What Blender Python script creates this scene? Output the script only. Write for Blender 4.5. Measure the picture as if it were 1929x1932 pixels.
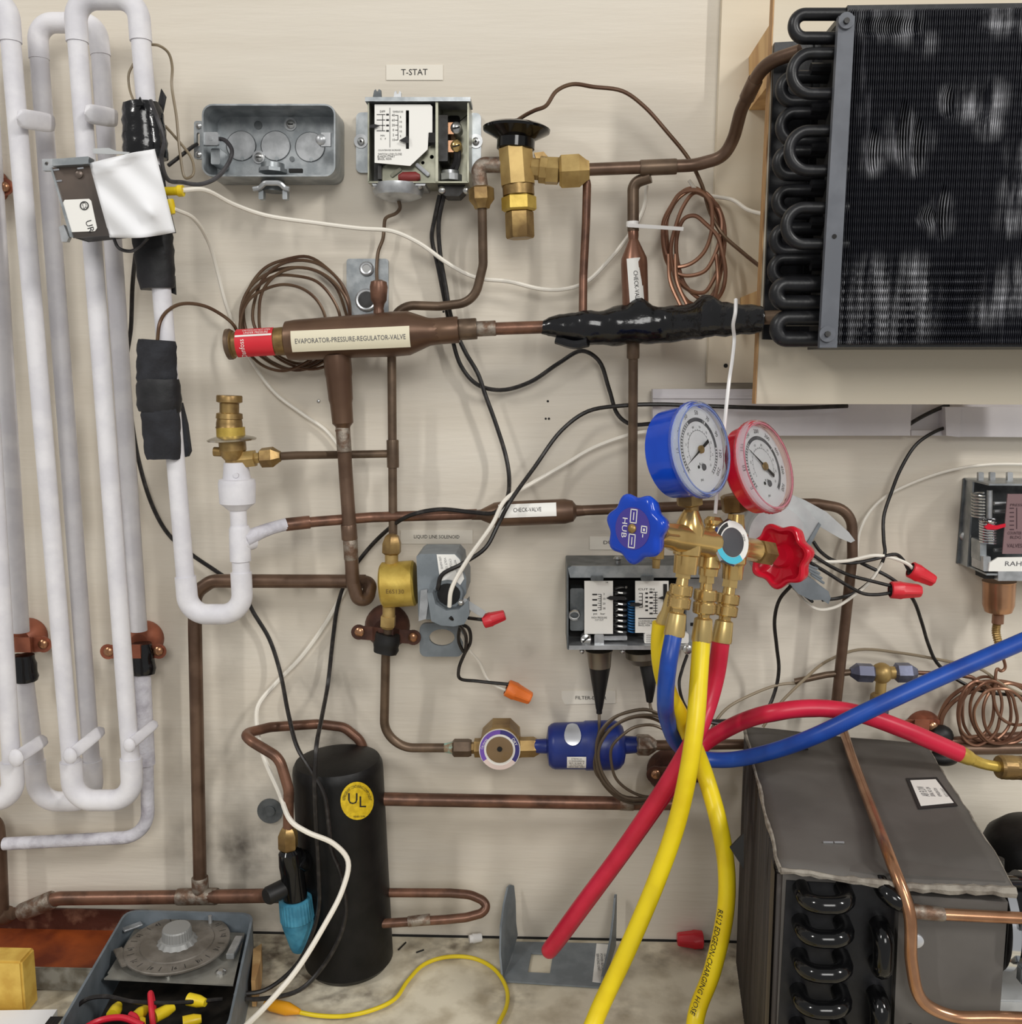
import bpy, bmesh, math, random
from mathutils import Vector, Matrix, geometry
random.seed(7)
SC = bpy.context.scene
for _o in list(bpy.data.objects): bpy.data.objects.remove(_o)
COL = SC.collection
# ---------------------------------------------------------------- camera
FW, FH, FPX = 1929.0, 1932.0, 1800.0
PITCH = math.atan2(966 - 713, FPX); YAW = math.atan2(1025 - 964.5, FPX)
CAMLOC = Vector((0, -0.99, 0.62))
cam = bpy.data.cameras.new('camera'); cob = bpy.data.objects.new('camera', cam); COL.objects.link(cob)
cam.sensor_fit = 'HORIZONTAL'; cam.sensor_width = 36.0; cam.lens = 36.0 * FPX / FW; cam.clip_start = 0.01
cob.location = CAMLOC; cob.rotation_euler = (math.pi / 2 - PITCH, 0, YAW)
SC.camera = cob
CR = cob.rotation_euler.to_matrix()
# ---------------------------------------------------------------- light
w = bpy.data.worlds.new('world'); SC.world = w; w.use_nodes = True
w.node_tree.nodes['Background'].inputs[0].default_value = (1.0, 0.995, 0.985, 1)
w.node_tree.nodes['Background'].inputs[1].default_value = 0.7
def area(name, loc, target, sx, sy, power, col):
    l = bpy.data.lights.new(name, 'AREA'); l.shape = 'RECTANGLE'; l.size = sx; l.size_y = sy; l.energy = power; l.color = col
    o = bpy.data.objects.new(name, l); COL.objects.link(o); o.location = loc
    o.rotation_euler = (Vector(target) - Vector(loc)).to_track_quat('-Z', 'Y').to_euler()
area('ceiling_light_right', (2.6, -2.4, 2.75), (0.1, 0, 0.4), 0.16, 0.9, 112, (1.0, 0.982, 0.945))
area('ceiling_light_left', (-2.5, -2.4, 2.8), (-0.1, 0, 0.4), 0.18, 0.9, 62, (1.0, 0.982, 0.945))
area('fill_light_far', (0.4, -3.6, 1.9), (0.1, 0, 0.2), 1.2, 1.2, 80, (1.0, 0.985, 0.95))  # added soft fill from behind the camera, evens out the lower wall
vs = SC.view_settings; vs.view_transform = 'Standard'; vs.look = 'None'; vs.gamma = 1; vs.use_curve_mapping = False; vs.exposure = -0.9
# ---------------------------------------------------------------- helpers
def ray(x, y): return CR @ Vector(((x - FW / 2) / FPX, -(y - FH / 2) / FPX, -1))
def P(x, y, d=0.0):
    r = ray(x, y); return CAMLOC + r * ((-d - CAMLOC.y) / r.y)
def PZ(x, y, z=0.0):
    r = ray(x, y); return CAMLOC + r * ((z - CAMLOC.z) / r.z)
def PP(p): return p.copy() if isinstance(p, Vector) else P(*p)
def mpp(p): return (CR.transposed() @ (PP(p) - CAMLOC)).z * -1 / FPX
def lin(c): return tuple((v / 255 / 12.92) if v <= 10 else (((v / 255 + .055) / 1.055) ** 2.4) for v in c)
def camv(x, y, z): return (CR @ Vector((x, y, z))).normalized()
def frame(n, up=Vector((0, 0, 1))):
    n = n.normalized(); u = up.cross(n)
    if u.length < 1e-4: u = Vector((1, 0, 0)).cross(n)
    u.normalize(); return u, n.cross(u).normalized(), n
ORG = {}
def tag(o, label=None, cat=None, group=None, kind=None):
    if label: o['label'] = label
    if cat: o['category'] = cat
    if group: o['group'] = group
    if kind: o['kind'] = kind
    return o
def thing(name, label, cat, at, group=None):
    o = bpy.data.objects.new(name, None); COL.objects.link(o); o.empty_display_size = .01
    o.location = PP(at); ORG[o] = PP(at); return tag(o, label, cat, group)
def mk(name, V, F, mat, parent=None, ang=32):
    V = [Vector(v) for v in V]
    if parent is None:
        org = Vector(((min(v.x for v in V) + max(v.x for v in V)) / 2, (min(v.y for v in V) + max(v.y for v in V)) / 2, min(v.z for v in V)))
    else: org = ORG[parent]
    me = bpy.data.meshes.new(name); me.from_pydata([v - org for v in V], [], F); me.update()
    b = bmesh.new(); b.from_mesh(me); bmesh.ops.recalc_face_normals(b, faces=b.faces[:]); b.to_mesh(me); b.free()
    me.shade_smooth(); me.set_sharp_from_angle(angle=math.radians(ang))
    o = bpy.data.objects.new(name, me); COL.objects.link(o); ORG[o] = org
    if parent is None: o.location = org
    else: o.parent = parent
    if mat is not None: me.materials.append(MAT[mat])
    return o
def catmull(pts, res=8, closed=False):
    n = len(pts); out = []
    if n < 3 and not closed: return [p.copy() for p in pts]
    rng = range(n) if closed else range(n - 1)
    for i in rng:
        p1, p2 = pts[i], pts[(i + 1) % n]
        p0 = pts[i - 1] if (i > 0 or closed) else p1 * 2 - p2
        p3 = pts[(i + 2) % n] if (i + 2 < n or closed) else p2 * 2 - p1
        t1 = max((p1 - p0).length, 1e-6) ** .5; t2 = max((p2 - p1).length, 1e-6) ** .5; t3 = max((p3 - p2).length, 1e-6) ** .5
        m1 = (p2 - p1) + t2 * ((p1 - p0) / t1 - (p2 - p0) / (t1 + t2))
        m2 = (p2 - p1) + t2 * ((p3 - p2) / t3 - (p3 - p1) / (t2 + t3))
        for k in range(res):
            t = k / res
            out.append(p1 * (2*t**3 - 3*t*t + 1) + m1 * (t**3 - 2*t*t + t) + p2 * (-2*t**3 + 3*t*t) + m2 * (t**3 - t*t))
    if not closed: out.append(pts[-1].copy())
    return out
def fillet(pts, R, res=8):
    out = [pts[0]]
    for i in range(1, len(pts) - 1):
        a, b, c = pts[i - 1], pts[i], pts[i + 1]; u = (a - b).normalized(); v = (c - b).normalized()
        ang = u.angle(v)
        if ang > 3.1: out.append(b); continue
        L = min(R / math.tan(ang / 2), (a - b).length * .499, (c - b).length * .499); r = L * math.tan(ang / 2)
        cen = b + (u + v).normalized() * (r / math.sin(ang / 2)); s = b + u * L - cen; e = b + v * L - cen
        tot = s.angle(e); ax = s.cross(e).normalized()
        for k in range(res + 1): out.append(cen + Matrix.Rotation(tot * k / res, 3, ax) @ s)
    out.append(pts[-1]); return out
def rrect(x0, y0, x1, y1, r, n=5):
    L = []
    for cx, cy, a0 in ((x1 - r, y0 + r, -90), (x1 - r, y1 - r, 0), (x0 + r, y1 - r, 90), (x0 + r, y0 + r, 180)):
        for k in range(n + 1):
            a = math.radians(a0 + 90 * k / n); L.append((cx + r * math.cos(a), cy + r * math.sin(a)))
    return L
def circ(x, y, r, n=16, ry=None): return [(x + r * math.cos(2 * math.pi * k / n), y + (ry or r) * math.sin(2 * math.pi * k / n)) for k in range(n)]
TXT = {}
def textmesh(s):
    if s not in TXT:
        c = bpy.data.curves.new('t', 'FONT'); c.body = s; c.align_x = 'CENTER'; c.align_y = 'CENTER'; c.size = 1; c.resolution_u = 2
        o = bpy.data.objects.new('t', c); COL.objects.link(o)
        me = bpy.data.meshes.new_from_object(o.evaluated_get(bpy.context.evaluated_depsgraph_get()))
        TXT[s] = ([v.co.copy() for v in me.vertices], [tuple(p.vertices) for p in me.polygons])
        bpy.data.objects.remove(o); bpy.data.meshes.remove(me)
    return TXT[s]
class MB:
    def __init__(s): s.V = []; s.F = []
    def add(s, V, F):
        n = len(s.V); s.V += [Vector(v) for v in V]; s.F += [tuple(i + n for i in f) for f in F]; return s
    def build(s, name, mat, parent=None, ang=32): return mk(name, s.V, s.F, mat, parent, ang)
    def sweep(s, C, R, seg=10, closed=False, cap=True):
        n = len(C); V = []; F = []
        T = []
        for i in range(n):
            a = C[i - 1] if (i > 0 or closed) else C[i]; b = C[(i + 1) % n] if (i < n - 1 or closed) else C[i]
            t = b - a; T.append(t.normalized() if t.length > 1e-9 else (T[-1] if T else Vector((0, 0, 1))))
        u = T[0].orthogonal().normalized()
        for i in range(n):
            u = (u - T[i] * u.dot(T[i])); u = u.normalized() if u.length > 1e-6 else T[i].orthogonal().normalized()
            v = T[i].cross(u); r = R[i] if isinstance(R, list) else R
            for k in range(seg):
                a = 2 * math.pi * k / seg; V.append(C[i] + (u * math.cos(a) + v * math.sin(a)) * r)
        for i in range(n if closed else n - 1):
            j = (i + 1) % n
            for k in range(seg): F.append((i * seg + k, i * seg + (k + 1) % seg, j * seg + (k + 1) % seg, j * seg + k))
        if cap and not closed: F.append(tuple(range(seg))[::-1]); F.append(tuple((n - 1) * seg + k for k in range(seg)))
        return s.add(V, F)
    def tube(s, pts, r, seg=8, res=6, closed=False):            # smooth spline, r in px at the middle point
        W = [PP(p) for p in pts]; rr = r * mpp(W[len(W) // 2]); return s.sweep(catmull(W, res, closed), rr, seg, closed)
    def pipe(s, pts, r, bend=40, seg=14, res=8):                # straights with round bends
        W = [PP(p) for p in pts]; k = mpp(W[len(W) // 2]); return s.sweep(fillet(W, bend * k, res), r * k, seg)
    def taper(s, pts, rs, seg=12, res=6):
        W = [PP(p) for p in pts]; k = mpp(W[len(W) // 2]); C = catmull(W, res); n = len(C); R = []
        for i in range(n):
            f = i / (n - 1) * (len(rs) - 1); j = min(int(f), len(rs) - 2); R.append(k * (rs[j] + (rs[j + 1] - rs[j]) * (f - j)))
        return s.sweep(C, R, seg)
    def wrev(s, o, ax, prof, seg=24, rot=0, up=Vector((0, 0, 1))):
        u, v, n = frame(ax, up); V = []; F = []; m = len(prof)
        for t, r in prof:
            for k in range(seg):
                a = 2 * math.pi * k / seg + rot; V.append(o + n * t + (u * math.cos(a) + v * math.sin(a)) * max(r, 1e-5))
        for i in range(m - 1):
            for k in range(seg): F.append((i * seg + k, i * seg + (k + 1) % seg, (i + 1) * seg + (k + 1) % seg, (i + 1) * seg + k))
        F.append(tuple(range(seg))[::-1]); F.append(tuple((m - 1) * seg + k for k in range(seg)))
        return s.add(V, F)
    def rev(s, a, b, prof, seg=24, rot=0):                      # prof: (fraction a->b, radius px)
        A, B = PP(a), PP(b); k = mpp(A); L = (B - A).length
        return s.wrev(A, B - A, [(t * L, r * k) for t, r in prof], seg, rot)
    def cyl(s, a, b, r, seg=20, ch=0.0, rot=0):
        if ch: return s.rev(a, b, [(0, r * .86), (ch, r), (1 - ch, r), (1, r * .86)], seg, rot)
        return s.rev(a, b, [(0, r), (1, r)], seg, rot)
    def disc(s, x, y, r, d0, d1, seg=20, dome=0):               # facing the room
        k = mpp((x, y, d1)); o = P(x, y, d1); o.y = -d0; L = d1 - d0
        pr = [(0, r * k), (L, r * k)] + ([(L + dome * k * .7, r * k * .7), (L + dome * k, r * k * .2)] if dome else [])
        return s.wrev(o, Vector((0, -1, 0)), pr, seg)
    def plate(s, poly, d0, d1, holes=()):
        loops = [[P(x, y, d1) for x, y in L] for L in [poly] + list(holes)]
        return s.wplate(loops, Vector((0, d1 - d0, 0)))
    def wplate(s, loops, ext):
        n = loops[0][0] * 0
        tri = geometry.tessellate_polygon(loops); flat = [v for L in loops for v in L]; N = len(flat)
        V = flat + [v + ext for v in flat]; F = [tuple(t) for t in tri] + [tuple(i + N for i in t[::-1]) for t in tri]
        o = 0
        for L in loops:
            m = len(L)
            for k in range(m): F.append((o + k, o + (k + 1) % m, o + (k + 1) % m + N, o + k + N))
            o += m
        return s.add(V, F)
    def box(s, x0, y0, x1, y1, d0, d1, r=0): return s.plate(rrect(x0, y0, x1, y1, r, 3) if r else [(x0, y0), (x1, y0), (x1, y1), (x0, y1)], d0, d1)
    def wbox(s, c, sz, M=None, bev=0):
        b = bmesh.new(); bmesh.ops.create_cube(b, size=1)
        for v in b.verts: v.co = Vector((v.co.x * sz[0], v.co.y * sz[1], v.co.z * sz[2]))
        if bev: bmesh.ops.bevel(b, geom=b.edges[:], offset=bev, segments=2, affect='EDGES')
        b.verts.index_update(); M = M or Matrix.Identity(3)
        V = [M @ v.co + c for v in b.verts]; F = [tuple(v.index for v in f.verts) for f in b.faces]; b.free(); return s.add(V, F)
    def bar(s, a, b, w, t, bev=.25):                            # rounded bar between two points, w px across, t px thick
        A, B = PP(a), PP(b); k = mpp(A); x = (B - A); L = x.length; x = x.normalized(); y = (CAMLOC - A); y = (y - x * y.dot(x)).normalized(); z = x.cross(y)
        return s.wbox((A + B) / 2, (L, t * k, w * k), Matrix((x, y, z)).transposed(), bev * min(w, t) * k)
    def strap(s, a, b, w, t):                                   # soft rounded strap, elliptical section
        A, B = PP(a), PP(b); k = mpp(A); x = (B - A); L = x.length; x = x.normalized(); y = CAMLOC - A; y = (y - x * y.dot(x)).normalized(); z = x.cross(y); V = []; F = []; n = 12; m = 16
        for i in range(n + 1):
            f = i / n; e = min(1, math.sqrt(max(0, 1 - (abs(2 * f - 1)) ** 6))); e = max(e, .12)
            for j in range(m):
                q = 2 * math.pi * j / m; cs, sn = math.cos(q), math.sin(q); cs = math.copysign(abs(cs) ** .6, cs); sn = math.copysign(abs(sn) ** .6, sn); V.append(A + x * L * f + (z * cs * w * .5 + y * sn * t * .5) * k * e)
        for i in range(n):
            for j in range(m): F.append((i*m + j, i*m + (j+1) % m, (i+1)*m + (j+1) % m, (i+1)*m + j))
        F += [tuple(range(m)), tuple(n*m + j for j in range(m))]
        return s.add(V, F)
    def shell(s, poly, d0, d1, t):                              # open-front box: px outline of the rim, wall thickness px
        cx = sum(p[0] for p in poly) / len(poly); cy = sum(p[1] for p in poly) / len(poly); k = mpp((cx, cy, d1))
        O = [P(x, y, d1) for x, y in poly]; c = P(cx, cy, d1); n = len(O); I = []
        for i in range(n):
            a, b = O[i - 1], O[(i + 1) % n]; tt = (b - a).normalized(); nn = Vector((-tt.z, 0, tt.x))
            if nn.dot(c - O[i]) < 0: nn = -nn
            I.append(O[i] + nn * t * k)
        e = Vector((0, d1 - d0, 0)); e2 = Vector((0, d1 - d0 - t * k, 0))
        V = O + I + [v + e for v in O] + [v + e2 for v in I]; F = []
        for i in range(n):
            j = (i + 1) % n; F += [(i, j, n + j, n + i), (i, j, 2*n + j, 2*n + i), (n + i, n + j, 3*n + j, 3*n + i)]
        F += [tuple(range(2*n, 3*n)), tuple(range(3*n, 4*n))]
        return s.add(V, F)
    def ball(s, p, r, sx=1, sy=1, sz=1, seg=14):
        c = PP(p); k = mpp(c) * r; V = []; F = []; m = seg // 2
        for i in range(m + 1):
            t = math.pi * i / m
            for j in range(seg):
                a = 2 * math.pi * j / seg; V.append(c + Vector((math.sin(t) * math.cos(a) * sx, math.sin(t) * math.sin(a) * sy, math.cos(t) * sz)) * k)
        for i in range(m):
            for j in range(seg): F.append((i*seg + j, i*seg + (j+1) % seg, (i+1)*seg + (j+1) % seg, (i+1)*seg + j))
        return s.add(V, F)
    def text(s, st, fn, size, wid=None):                        # fn(u,v)->point
        V, F = textmesh(st); k = size
        if wid: 
            w0 = max(v.x for v in V) - min(v.x for v in V); kx = wid / w0
        else: kx = k
        return s.add([fn(v.x * kx, v.y * k) for v in V], F)
    def ptext(s, st, x, y, h, d, rot=0, wid=None):              # flat text facing the room, px height
        o = P(x, y, d); k = mpp(o); c, sn = math.cos(math.radians(rot)), math.sin(math.radians(rot))
        return s.text(st, lambda u, v: o + Vector((u * c - v * sn, 0, u * sn + v * c)), h * k * 1.35, wid * k if wid else None)
def rings(mb, c, n, u, v, rx, ry, turns, pitch, r, seg=6, wob=.06, rnd=None):   # loose coil of capillary, world units
    rnd = rnd or random; pts = []; N = int(turns * 14)
    ph = [rnd.uniform(-1, 1) for _ in range(int(turns) + 3)]
    for i in range(N + 1):
        a = 2 * math.pi * i / 14; t = i / 14; k = int(t); f = t - k; w = ph[k] * (1 - f) + ph[k + 1] * f; w2 = ph[k + 1] * (1 - f) + ph[k + 2] * f
        pts.append(c + u * (rx * (math.cos(a) * (1 + wob * w) + wob * 1.6 * w2)) + v * (ry * (math.sin(a) * (1 + wob * w2) + wob * 1.6 * w)) + n * (pitch * (t - turns / 2)))
    return mb.sweep(catmull(pts, 3), r, seg), pts
# ---------------------------------------------------------------- materials
MAT = {}
def M(name, c, rough=.5, metal=0.0, c2=None, sc=60, amt=.5, bump=0.0, bsc=None, spec=.5, coat=0, stretch=(1, 1, 1), lo=.4, hi=.6, trans=0, alpha=1, det=4, ior=1.45):
    m = bpy.data.materials.new(name); m.use_nodes = True; nt = m.node_tree; b = nt.nodes['Principled BSDF']; MAT[name] = m
    def S(k, v):
        if k in b.inputs: b.inputs[k].default_value = v
    S('Base Color', (*lin(c), 1)); S('Roughness', rough); S('Metallic', metal); S('Specular IOR Level', spec); S('Coat Weight', coat); S('Coat Roughness', .08)
    S('Transmission Weight', trans); S('Alpha', alpha); S('IOR', ior)
    if c2 or bump:
        tc = nt.nodes.new('ShaderNodeTexCoord'); mp = nt.nodes.new('ShaderNodeMapping'); mp.inputs['Scale'].default_value = stretch
        nt.links.new(tc.outputs['Object'], mp.inputs[0])
    if c2:
        n = nt.nodes.new('ShaderNodeTexNoise'); n.inputs['Scale'].default_value = sc; n.inputs['Detail'].default_value = det; nt.links.new(mp.outputs[0], n.inputs['Vector'])
        r = nt.nodes.new('ShaderNodeMapRange'); r.inputs['From Min'].default_value = lo; r.inputs['From Max'].default_value = hi; nt.links.new(n.outputs[0], r.inputs[0])
        r.inputs['To Max'].default_value = amt * 2 if amt < .5 else 1
        x = nt.nodes.new('ShaderNodeMix'); x.data_type = 'RGBA'; x.inputs[6].default_value = (*lin(c), 1); x.inputs[7].default_value = (*lin(c2), 1)
        nt.links.new(r.outputs[0], x.inputs[0]); nt.links.new(x.outputs[2], b.inputs['Base Color'])
    if bump:
        n2 = nt.nodes.new('ShaderNodeTexNoise'); n2.inputs['Scale'].default_value = bsc or sc * 3; n2.inputs['Detail'].default_value = 3; nt.links.new(mp.outputs[0], n2.inputs['Vector'])
        bp = nt.nodes.new('ShaderNodeBump'); bp.inputs['Strength'].default_value = bump; bp.inputs['Distance'].default_value = .002
        nt.links.new(n2.outputs[0], bp.inputs['Height']); nt.links.new(bp.outputs[0], b.inputs['Normal'])
    return m
def stain(name, spots, col, stretch=(1, 1, 1), nsc=26):
    """adds soft wear marks (world positions, radius, amount) over a material whose object sits at the origin"""
    m = MAT[name]; nt = m.node_tree; b = nt.nodes['Principled BSDF']; geo = nt.nodes.new('ShaderNodeNewGeometry'); prev = b.inputs['Base Color'].links[0].from_socket
    no = nt.nodes.new('ShaderNodeTexNoise'); no.inputs['Scale'].default_value = nsc; mpn = nt.nodes.new('ShaderNodeMapping'); mpn.inputs['Scale'].default_value = stretch; nt.links.new(geo.outputs['Position'], mpn.inputs[0]); no.inputs['Detail'].default_value = 6; nt.links.new(mpn.outputs[0], no.inputs['Vector'])
    nr = nt.nodes.new('ShaderNodeMapRange'); nr.inputs['From Min'].default_value = .38; nr.inputs['From Max'].default_value = .68; nt.links.new(no.outputs[0], nr.inputs[0])
    acc = None
    for p, r, a in spots:
        d = nt.nodes.new('ShaderNodeVectorMath'); d.operation = 'DISTANCE'; d.inputs[1].default_value = p; nt.links.new(geo.outputs['Position'], d.inputs[0])
        mr = nt.nodes.new('ShaderNodeMapRange'); mr.interpolation_type = 'SMOOTHSTEP'; mr.inputs['From Min'].default_value = 0; mr.inputs['From Max'].default_value = r
        mr.inputs['To Min'].default_value = a; mr.inputs['To Max'].default_value = 0; nt.links.new(d.outputs['Value'], mr.inputs[0])
        if acc is None: acc = mr.outputs[0]
        else:
            s = nt.nodes.new('ShaderNodeMath'); s.operation = 'MAXIMUM'; nt.links.new(acc, s.inputs[0]); nt.links.new(mr.outputs[0], s.inputs[1]); acc = s.outputs[0]
    mu = nt.nodes.new('ShaderNodeMath'); mu.operation = 'MULTIPLY'; nt.links.new(acc, mu.inputs[0]); nt.links.new(nr.outputs[0], mu.inputs[1])
    x = nt.nodes.new('ShaderNodeMix'); x.data_type = 'RGBA'; x.inputs[7].default_value = (*lin(col), 1)
    nt.links.new(mu.outputs[0], x.inputs[0]); nt.links.new(prev, x.inputs[6]); nt.links.new(x.outputs[2], b.inputs['Base Color'])
M('wallpaint', (220, 212, 198), .6, c2=(212, 203, 188), sc=16, bump=.2, bsc=220, stretch=(.1, 1, 1), spec=.3)
M('bench', (224, 215, 193), .65, c2=(184, 172, 148), sc=30, lo=.44, hi=.7, bump=.15, bsc=90)
M('pine', (214, 176, 122), .6, c2=(186, 142, 92), sc=40, stretch=(1, 1, .12), bump=.1)
M('plyboard', (224, 214, 194), .6, c2=(216, 203, 180), sc=10, stretch=(.15, 1, 1), bump=.1, bsc=150)
M('plyedge', (200, 160, 112), .7, c2=(150, 108, 68), sc=300, stretch=(1, 6, .1))
M('frost', (226, 224, 227), .55, c2=(213, 211, 216), sc=35, bump=.12, bsc=220)
M('frostgrey', (205, 203, 210), .7, c2=(160, 155, 165), sc=60, lo=.45, hi=.75, bump=.5, bsc=200)
M('copperbrown', (114, 91, 75), .38, .5, c2=(92, 71, 57), sc=30, bump=.05)
M('copperdull', (114, 95, 78), .4, .5, c2=(92, 76, 62), sc=40, bump=.04)
M('copperred', (126, 90, 72), .36, .45, c2=(92, 66, 53), sc=45, bump=.08)
M('copperbright', (186, 142, 110), .24, .75, c2=(160, 116, 86), sc=30)
M('coppercap', (146, 108, 86), .33, .6, c2=(124, 88, 70), sc=25)
M('capbrown', (104, 82, 62), .38, .4, c2=(88, 62, 46), sc=30)
M('copperpaint', (158, 94, 70), .4, .3, c2=(136, 78, 58), sc=50)
M('bellbrown', (96, 62, 50), .5, .3, c2=(72, 46, 38), sc=60)
M('solder', (150, 140, 128), .5, .6, c2=(116, 92, 76), sc=120, bump=.3)
M('brass', (190, 162, 104), .42, .5, c2=(164, 136, 84), sc=40, bump=.04)
M('brassyellow', (206, 178, 88), .4, .5, c2=(182, 152, 68), sc=50, bump=.1)
M('brassdark', (162, 134, 84), .38, .6, c2=(126, 100, 62), sc=50, bump=.08)
M('brassgold', (218, 186, 122), .2, .8, c2=(196, 162, 102), sc=30)
M('patina', (150, 190, 176), .8, c2=(140, 120, 96), sc=150, bump=.4)
M('galv', (176, 180, 182), .38, .75, c2=(148, 153, 156), sc=70, bump=.04)
M('galvlite', (196, 198, 200), .35, .7, c2=(170, 172, 174), sc=70)
M('zincyellow', (164, 163, 146), .35, .65, c2=(140, 140, 124), sc=60)
M('steelgrey', (118, 122, 124), .45, .6, c2=(92, 96, 98), sc=60, bump=.05)
M('steeldark', (70, 70, 70), .5, .6, c2=(50, 48, 46), sc=60)
M('chrome', (220, 222, 226), .12, 1.0)
M('screw', (190, 190, 188), .28, .9)
M('holedark', (30, 29, 28), .8)
M('greypaint', (124, 131, 136), .45, c2=(112, 119, 124), sc=60)
M('greyplastic', (112, 120, 127), .5, c2=(98, 106, 112), sc=40, bump=.05)
M('greylight', (188, 190, 190), .5, c2=(172, 174, 175), sc=40)
M('tape', (19, 19, 22), .16, c2=(14, 14, 16), sc=60, spec=.6, bump=.35, bsc=110, stretch=(.6, 1, 1))
M('tapematte', (34, 33, 36), .55, c2=(24, 24, 26), sc=50, bump=.35, bsc=90)
M('foam', (44, 45, 50), .85, c2=(34, 34, 38), sc=60, bump=.4, bsc=260)
M('coilblack', (29, 29, 32), .36, c2=(20, 20, 22), sc=50, bump=.1)
M('coilbar', (98, 101, 108), .5, c2=(88, 91, 98), sc=40)
M('receiver', (12, 12, 12), .45, spec=.35, c2=(20, 19, 19), sc=50, bump=.12, bsc=120)
M('glossblack', (14, 14, 15), .12)
M('rubber', (20, 19, 19), .5)
M('bluecap', (70, 140, 166), .5, c2=(52, 116, 142), sc=70, bump=.1)
M('boxgrey', (96, 92, 88), .62, c2=(82, 78, 74), sc=12, bump=.1, bsc=120)
M('boxedge', (150, 143, 132), .8, c2=(118, 110, 100), sc=90, bump=.4)
M('findark', (62, 56, 52), .6, c2=(88, 80, 74), sc=160, stretch=(1, 1, .03), lo=.45, hi=.7)
M('blueplastic', (24, 76, 196), .16, c2=(20, 66, 182), sc=20)
M('bluedrier', (30, 48, 118), .35, c2=(26, 42, 112), sc=40)
M('redplastic', (208, 24, 48), .2)
M('rednut', (214, 44, 56), .35)
M('orangenut', (240, 124, 52), .4)
M('yellowplastic', (236, 208, 40), .35, c2=(226, 192, 30), sc=60)
M('hoseblue', (30, 78, 170), .36, c2=(26, 66, 152), sc=30)
M('hosered', (206, 36, 66), .36, c2=(190, 28, 56), sc=30)
M('hoseyellow', (240, 214, 30), .36, c2=(228, 198, 24), sc=24)
M('wireblack', (29, 26, 25), .4, c2=(52, 48, 46), sc=160, lo=.5, hi=.7)
M('wiregrey', (74, 72, 74), .4, c2=(50, 48, 50), sc=90)
M('wirewhite', (234, 228, 216), .45)
M('wirered', (206, 34, 54), .35)
M('wireyellow', (226, 200, 30), .4)
M('wiretan', (140, 126, 104), .4)
M('paper', (240, 240, 242), .7, bump=.1, bsc=40)
M('labelwhite', (240, 238, 232), .45)
M('labelwall', (229, 222, 208), .5)
M('labelcream', (226, 218, 192), .5)
M('ink', (34, 33, 34), .6)
M('inkgrey', (96, 96, 100), .6)
M('inkblue', (58, 54, 120), .5)
M('dialface', (244, 244, 246), .4)
M('clearblue', (206, 216, 240), .08, spec=.6, trans=.92, ior=1.2)
M('clearred', (246, 208, 216), .08, spec=.6, trans=.92, ior=1.2)
M('glass', (250, 250, 250), .02, trans=1, ior=1.1)
M('rimblue', (160, 178, 232), .12, trans=.5, ior=1.3)
M('rimred', (236, 160, 176), .12, trans=.5, ior=1.3)
M('rust', (150, 70, 26), .55, c2=(104, 42, 18), sc=22, lo=.4, hi=.65, bump=.2, bsc=80)
M('rustdark', (74, 36, 24), .6, c2=(140, 100, 80), sc=50, lo=.5, hi=.75, bump=.3)
M('trayedge', (150, 148, 140), .6, .3, c2=(110, 104, 92), sc=60)
M('woodyellow', (214, 178, 84), .6, c2=(196, 156, 66), sc=50, bump=.1)
M('raceway', (214, 210, 212), .5, c2=(206, 202, 205), sc=20)
M('ulyellow', (222, 190, 40), .4, c2=(200, 168, 30), sc=200)
M('teal', (80, 190, 214), .4)
M('purple', (118, 84, 178), .4)
M('pinkpale', (228, 208, 200), .4)
M('maroon', (130, 104, 106), .5)
M('maroonink', (72, 50, 56), .6)
M('ambershade', (128, 104, 74), .15, spec=.6)
M('tiewhite', (236, 234, 232), .4)
M('dialgrey', (128, 122, 114), .5, .3, c2=(104, 98, 90), sc=50, bump=.1)
M('decalpurple', (74, 62, 150), .4)
M('dullred', (126, 46, 44), .5)
M('springblue', (58, 120, 176), .35, .4)
M('foil', (206, 208, 212), .35, .5)
M('board', (190, 160, 130), .6)
# ================================================================ structure
mb = MB(); mb.wbox(Vector((0, .0075, .85)), (2.8, .015, 1.9)); tag(mb.build('wall_back', 'wallpaint'), kind='structure')
mb = MB(); mb.wbox(Vector((0, -.0012, .0008)), (2.8, .0022, .0018)); tag(mb.build('dark_seam_1', 'holedark'), kind='structure')  # dark strip painted in for the unlit gap between wall and bench
mb = MB(); mb.wbox(Vector((0, -.2925, -.015)), (2.8, .615, .03), bev=.002)
tag(mb.build('bench_top', 'bench'), 'grimy cream-painted plywood bench top along the foot of the wall', 'bench')
stain('wallpaint', [(P(420, 1600), .075, .75), (P(470, 1625), .05, .7), (P(350, 1590), .05, .4), (P(590, 1390), .05, .6), (P(420, 1440), .09, .3), (P(400, 1240), .06, .3), (P(600, 1300), .05, .3),
    (P(670, 1290), .03, .35), (P(990, 1220), .02, .4), (P(850, 1745), .05, .3), (P(480, 1500), .08, .35), (P(1640, 1450), .09, .3), (P(540, 1760), .08, .5), (P(250, 1300), .08, .22), (P(300, 1480), .06, .25), (P(440, 1595), .045, 1.0), (P(610, 1400), .04, .9), (P(640, 1280), .02, .6), (P(500, 1590), .05, .7), (P(1590, 1330), .02, .5)], (70, 63, 56))
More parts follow.
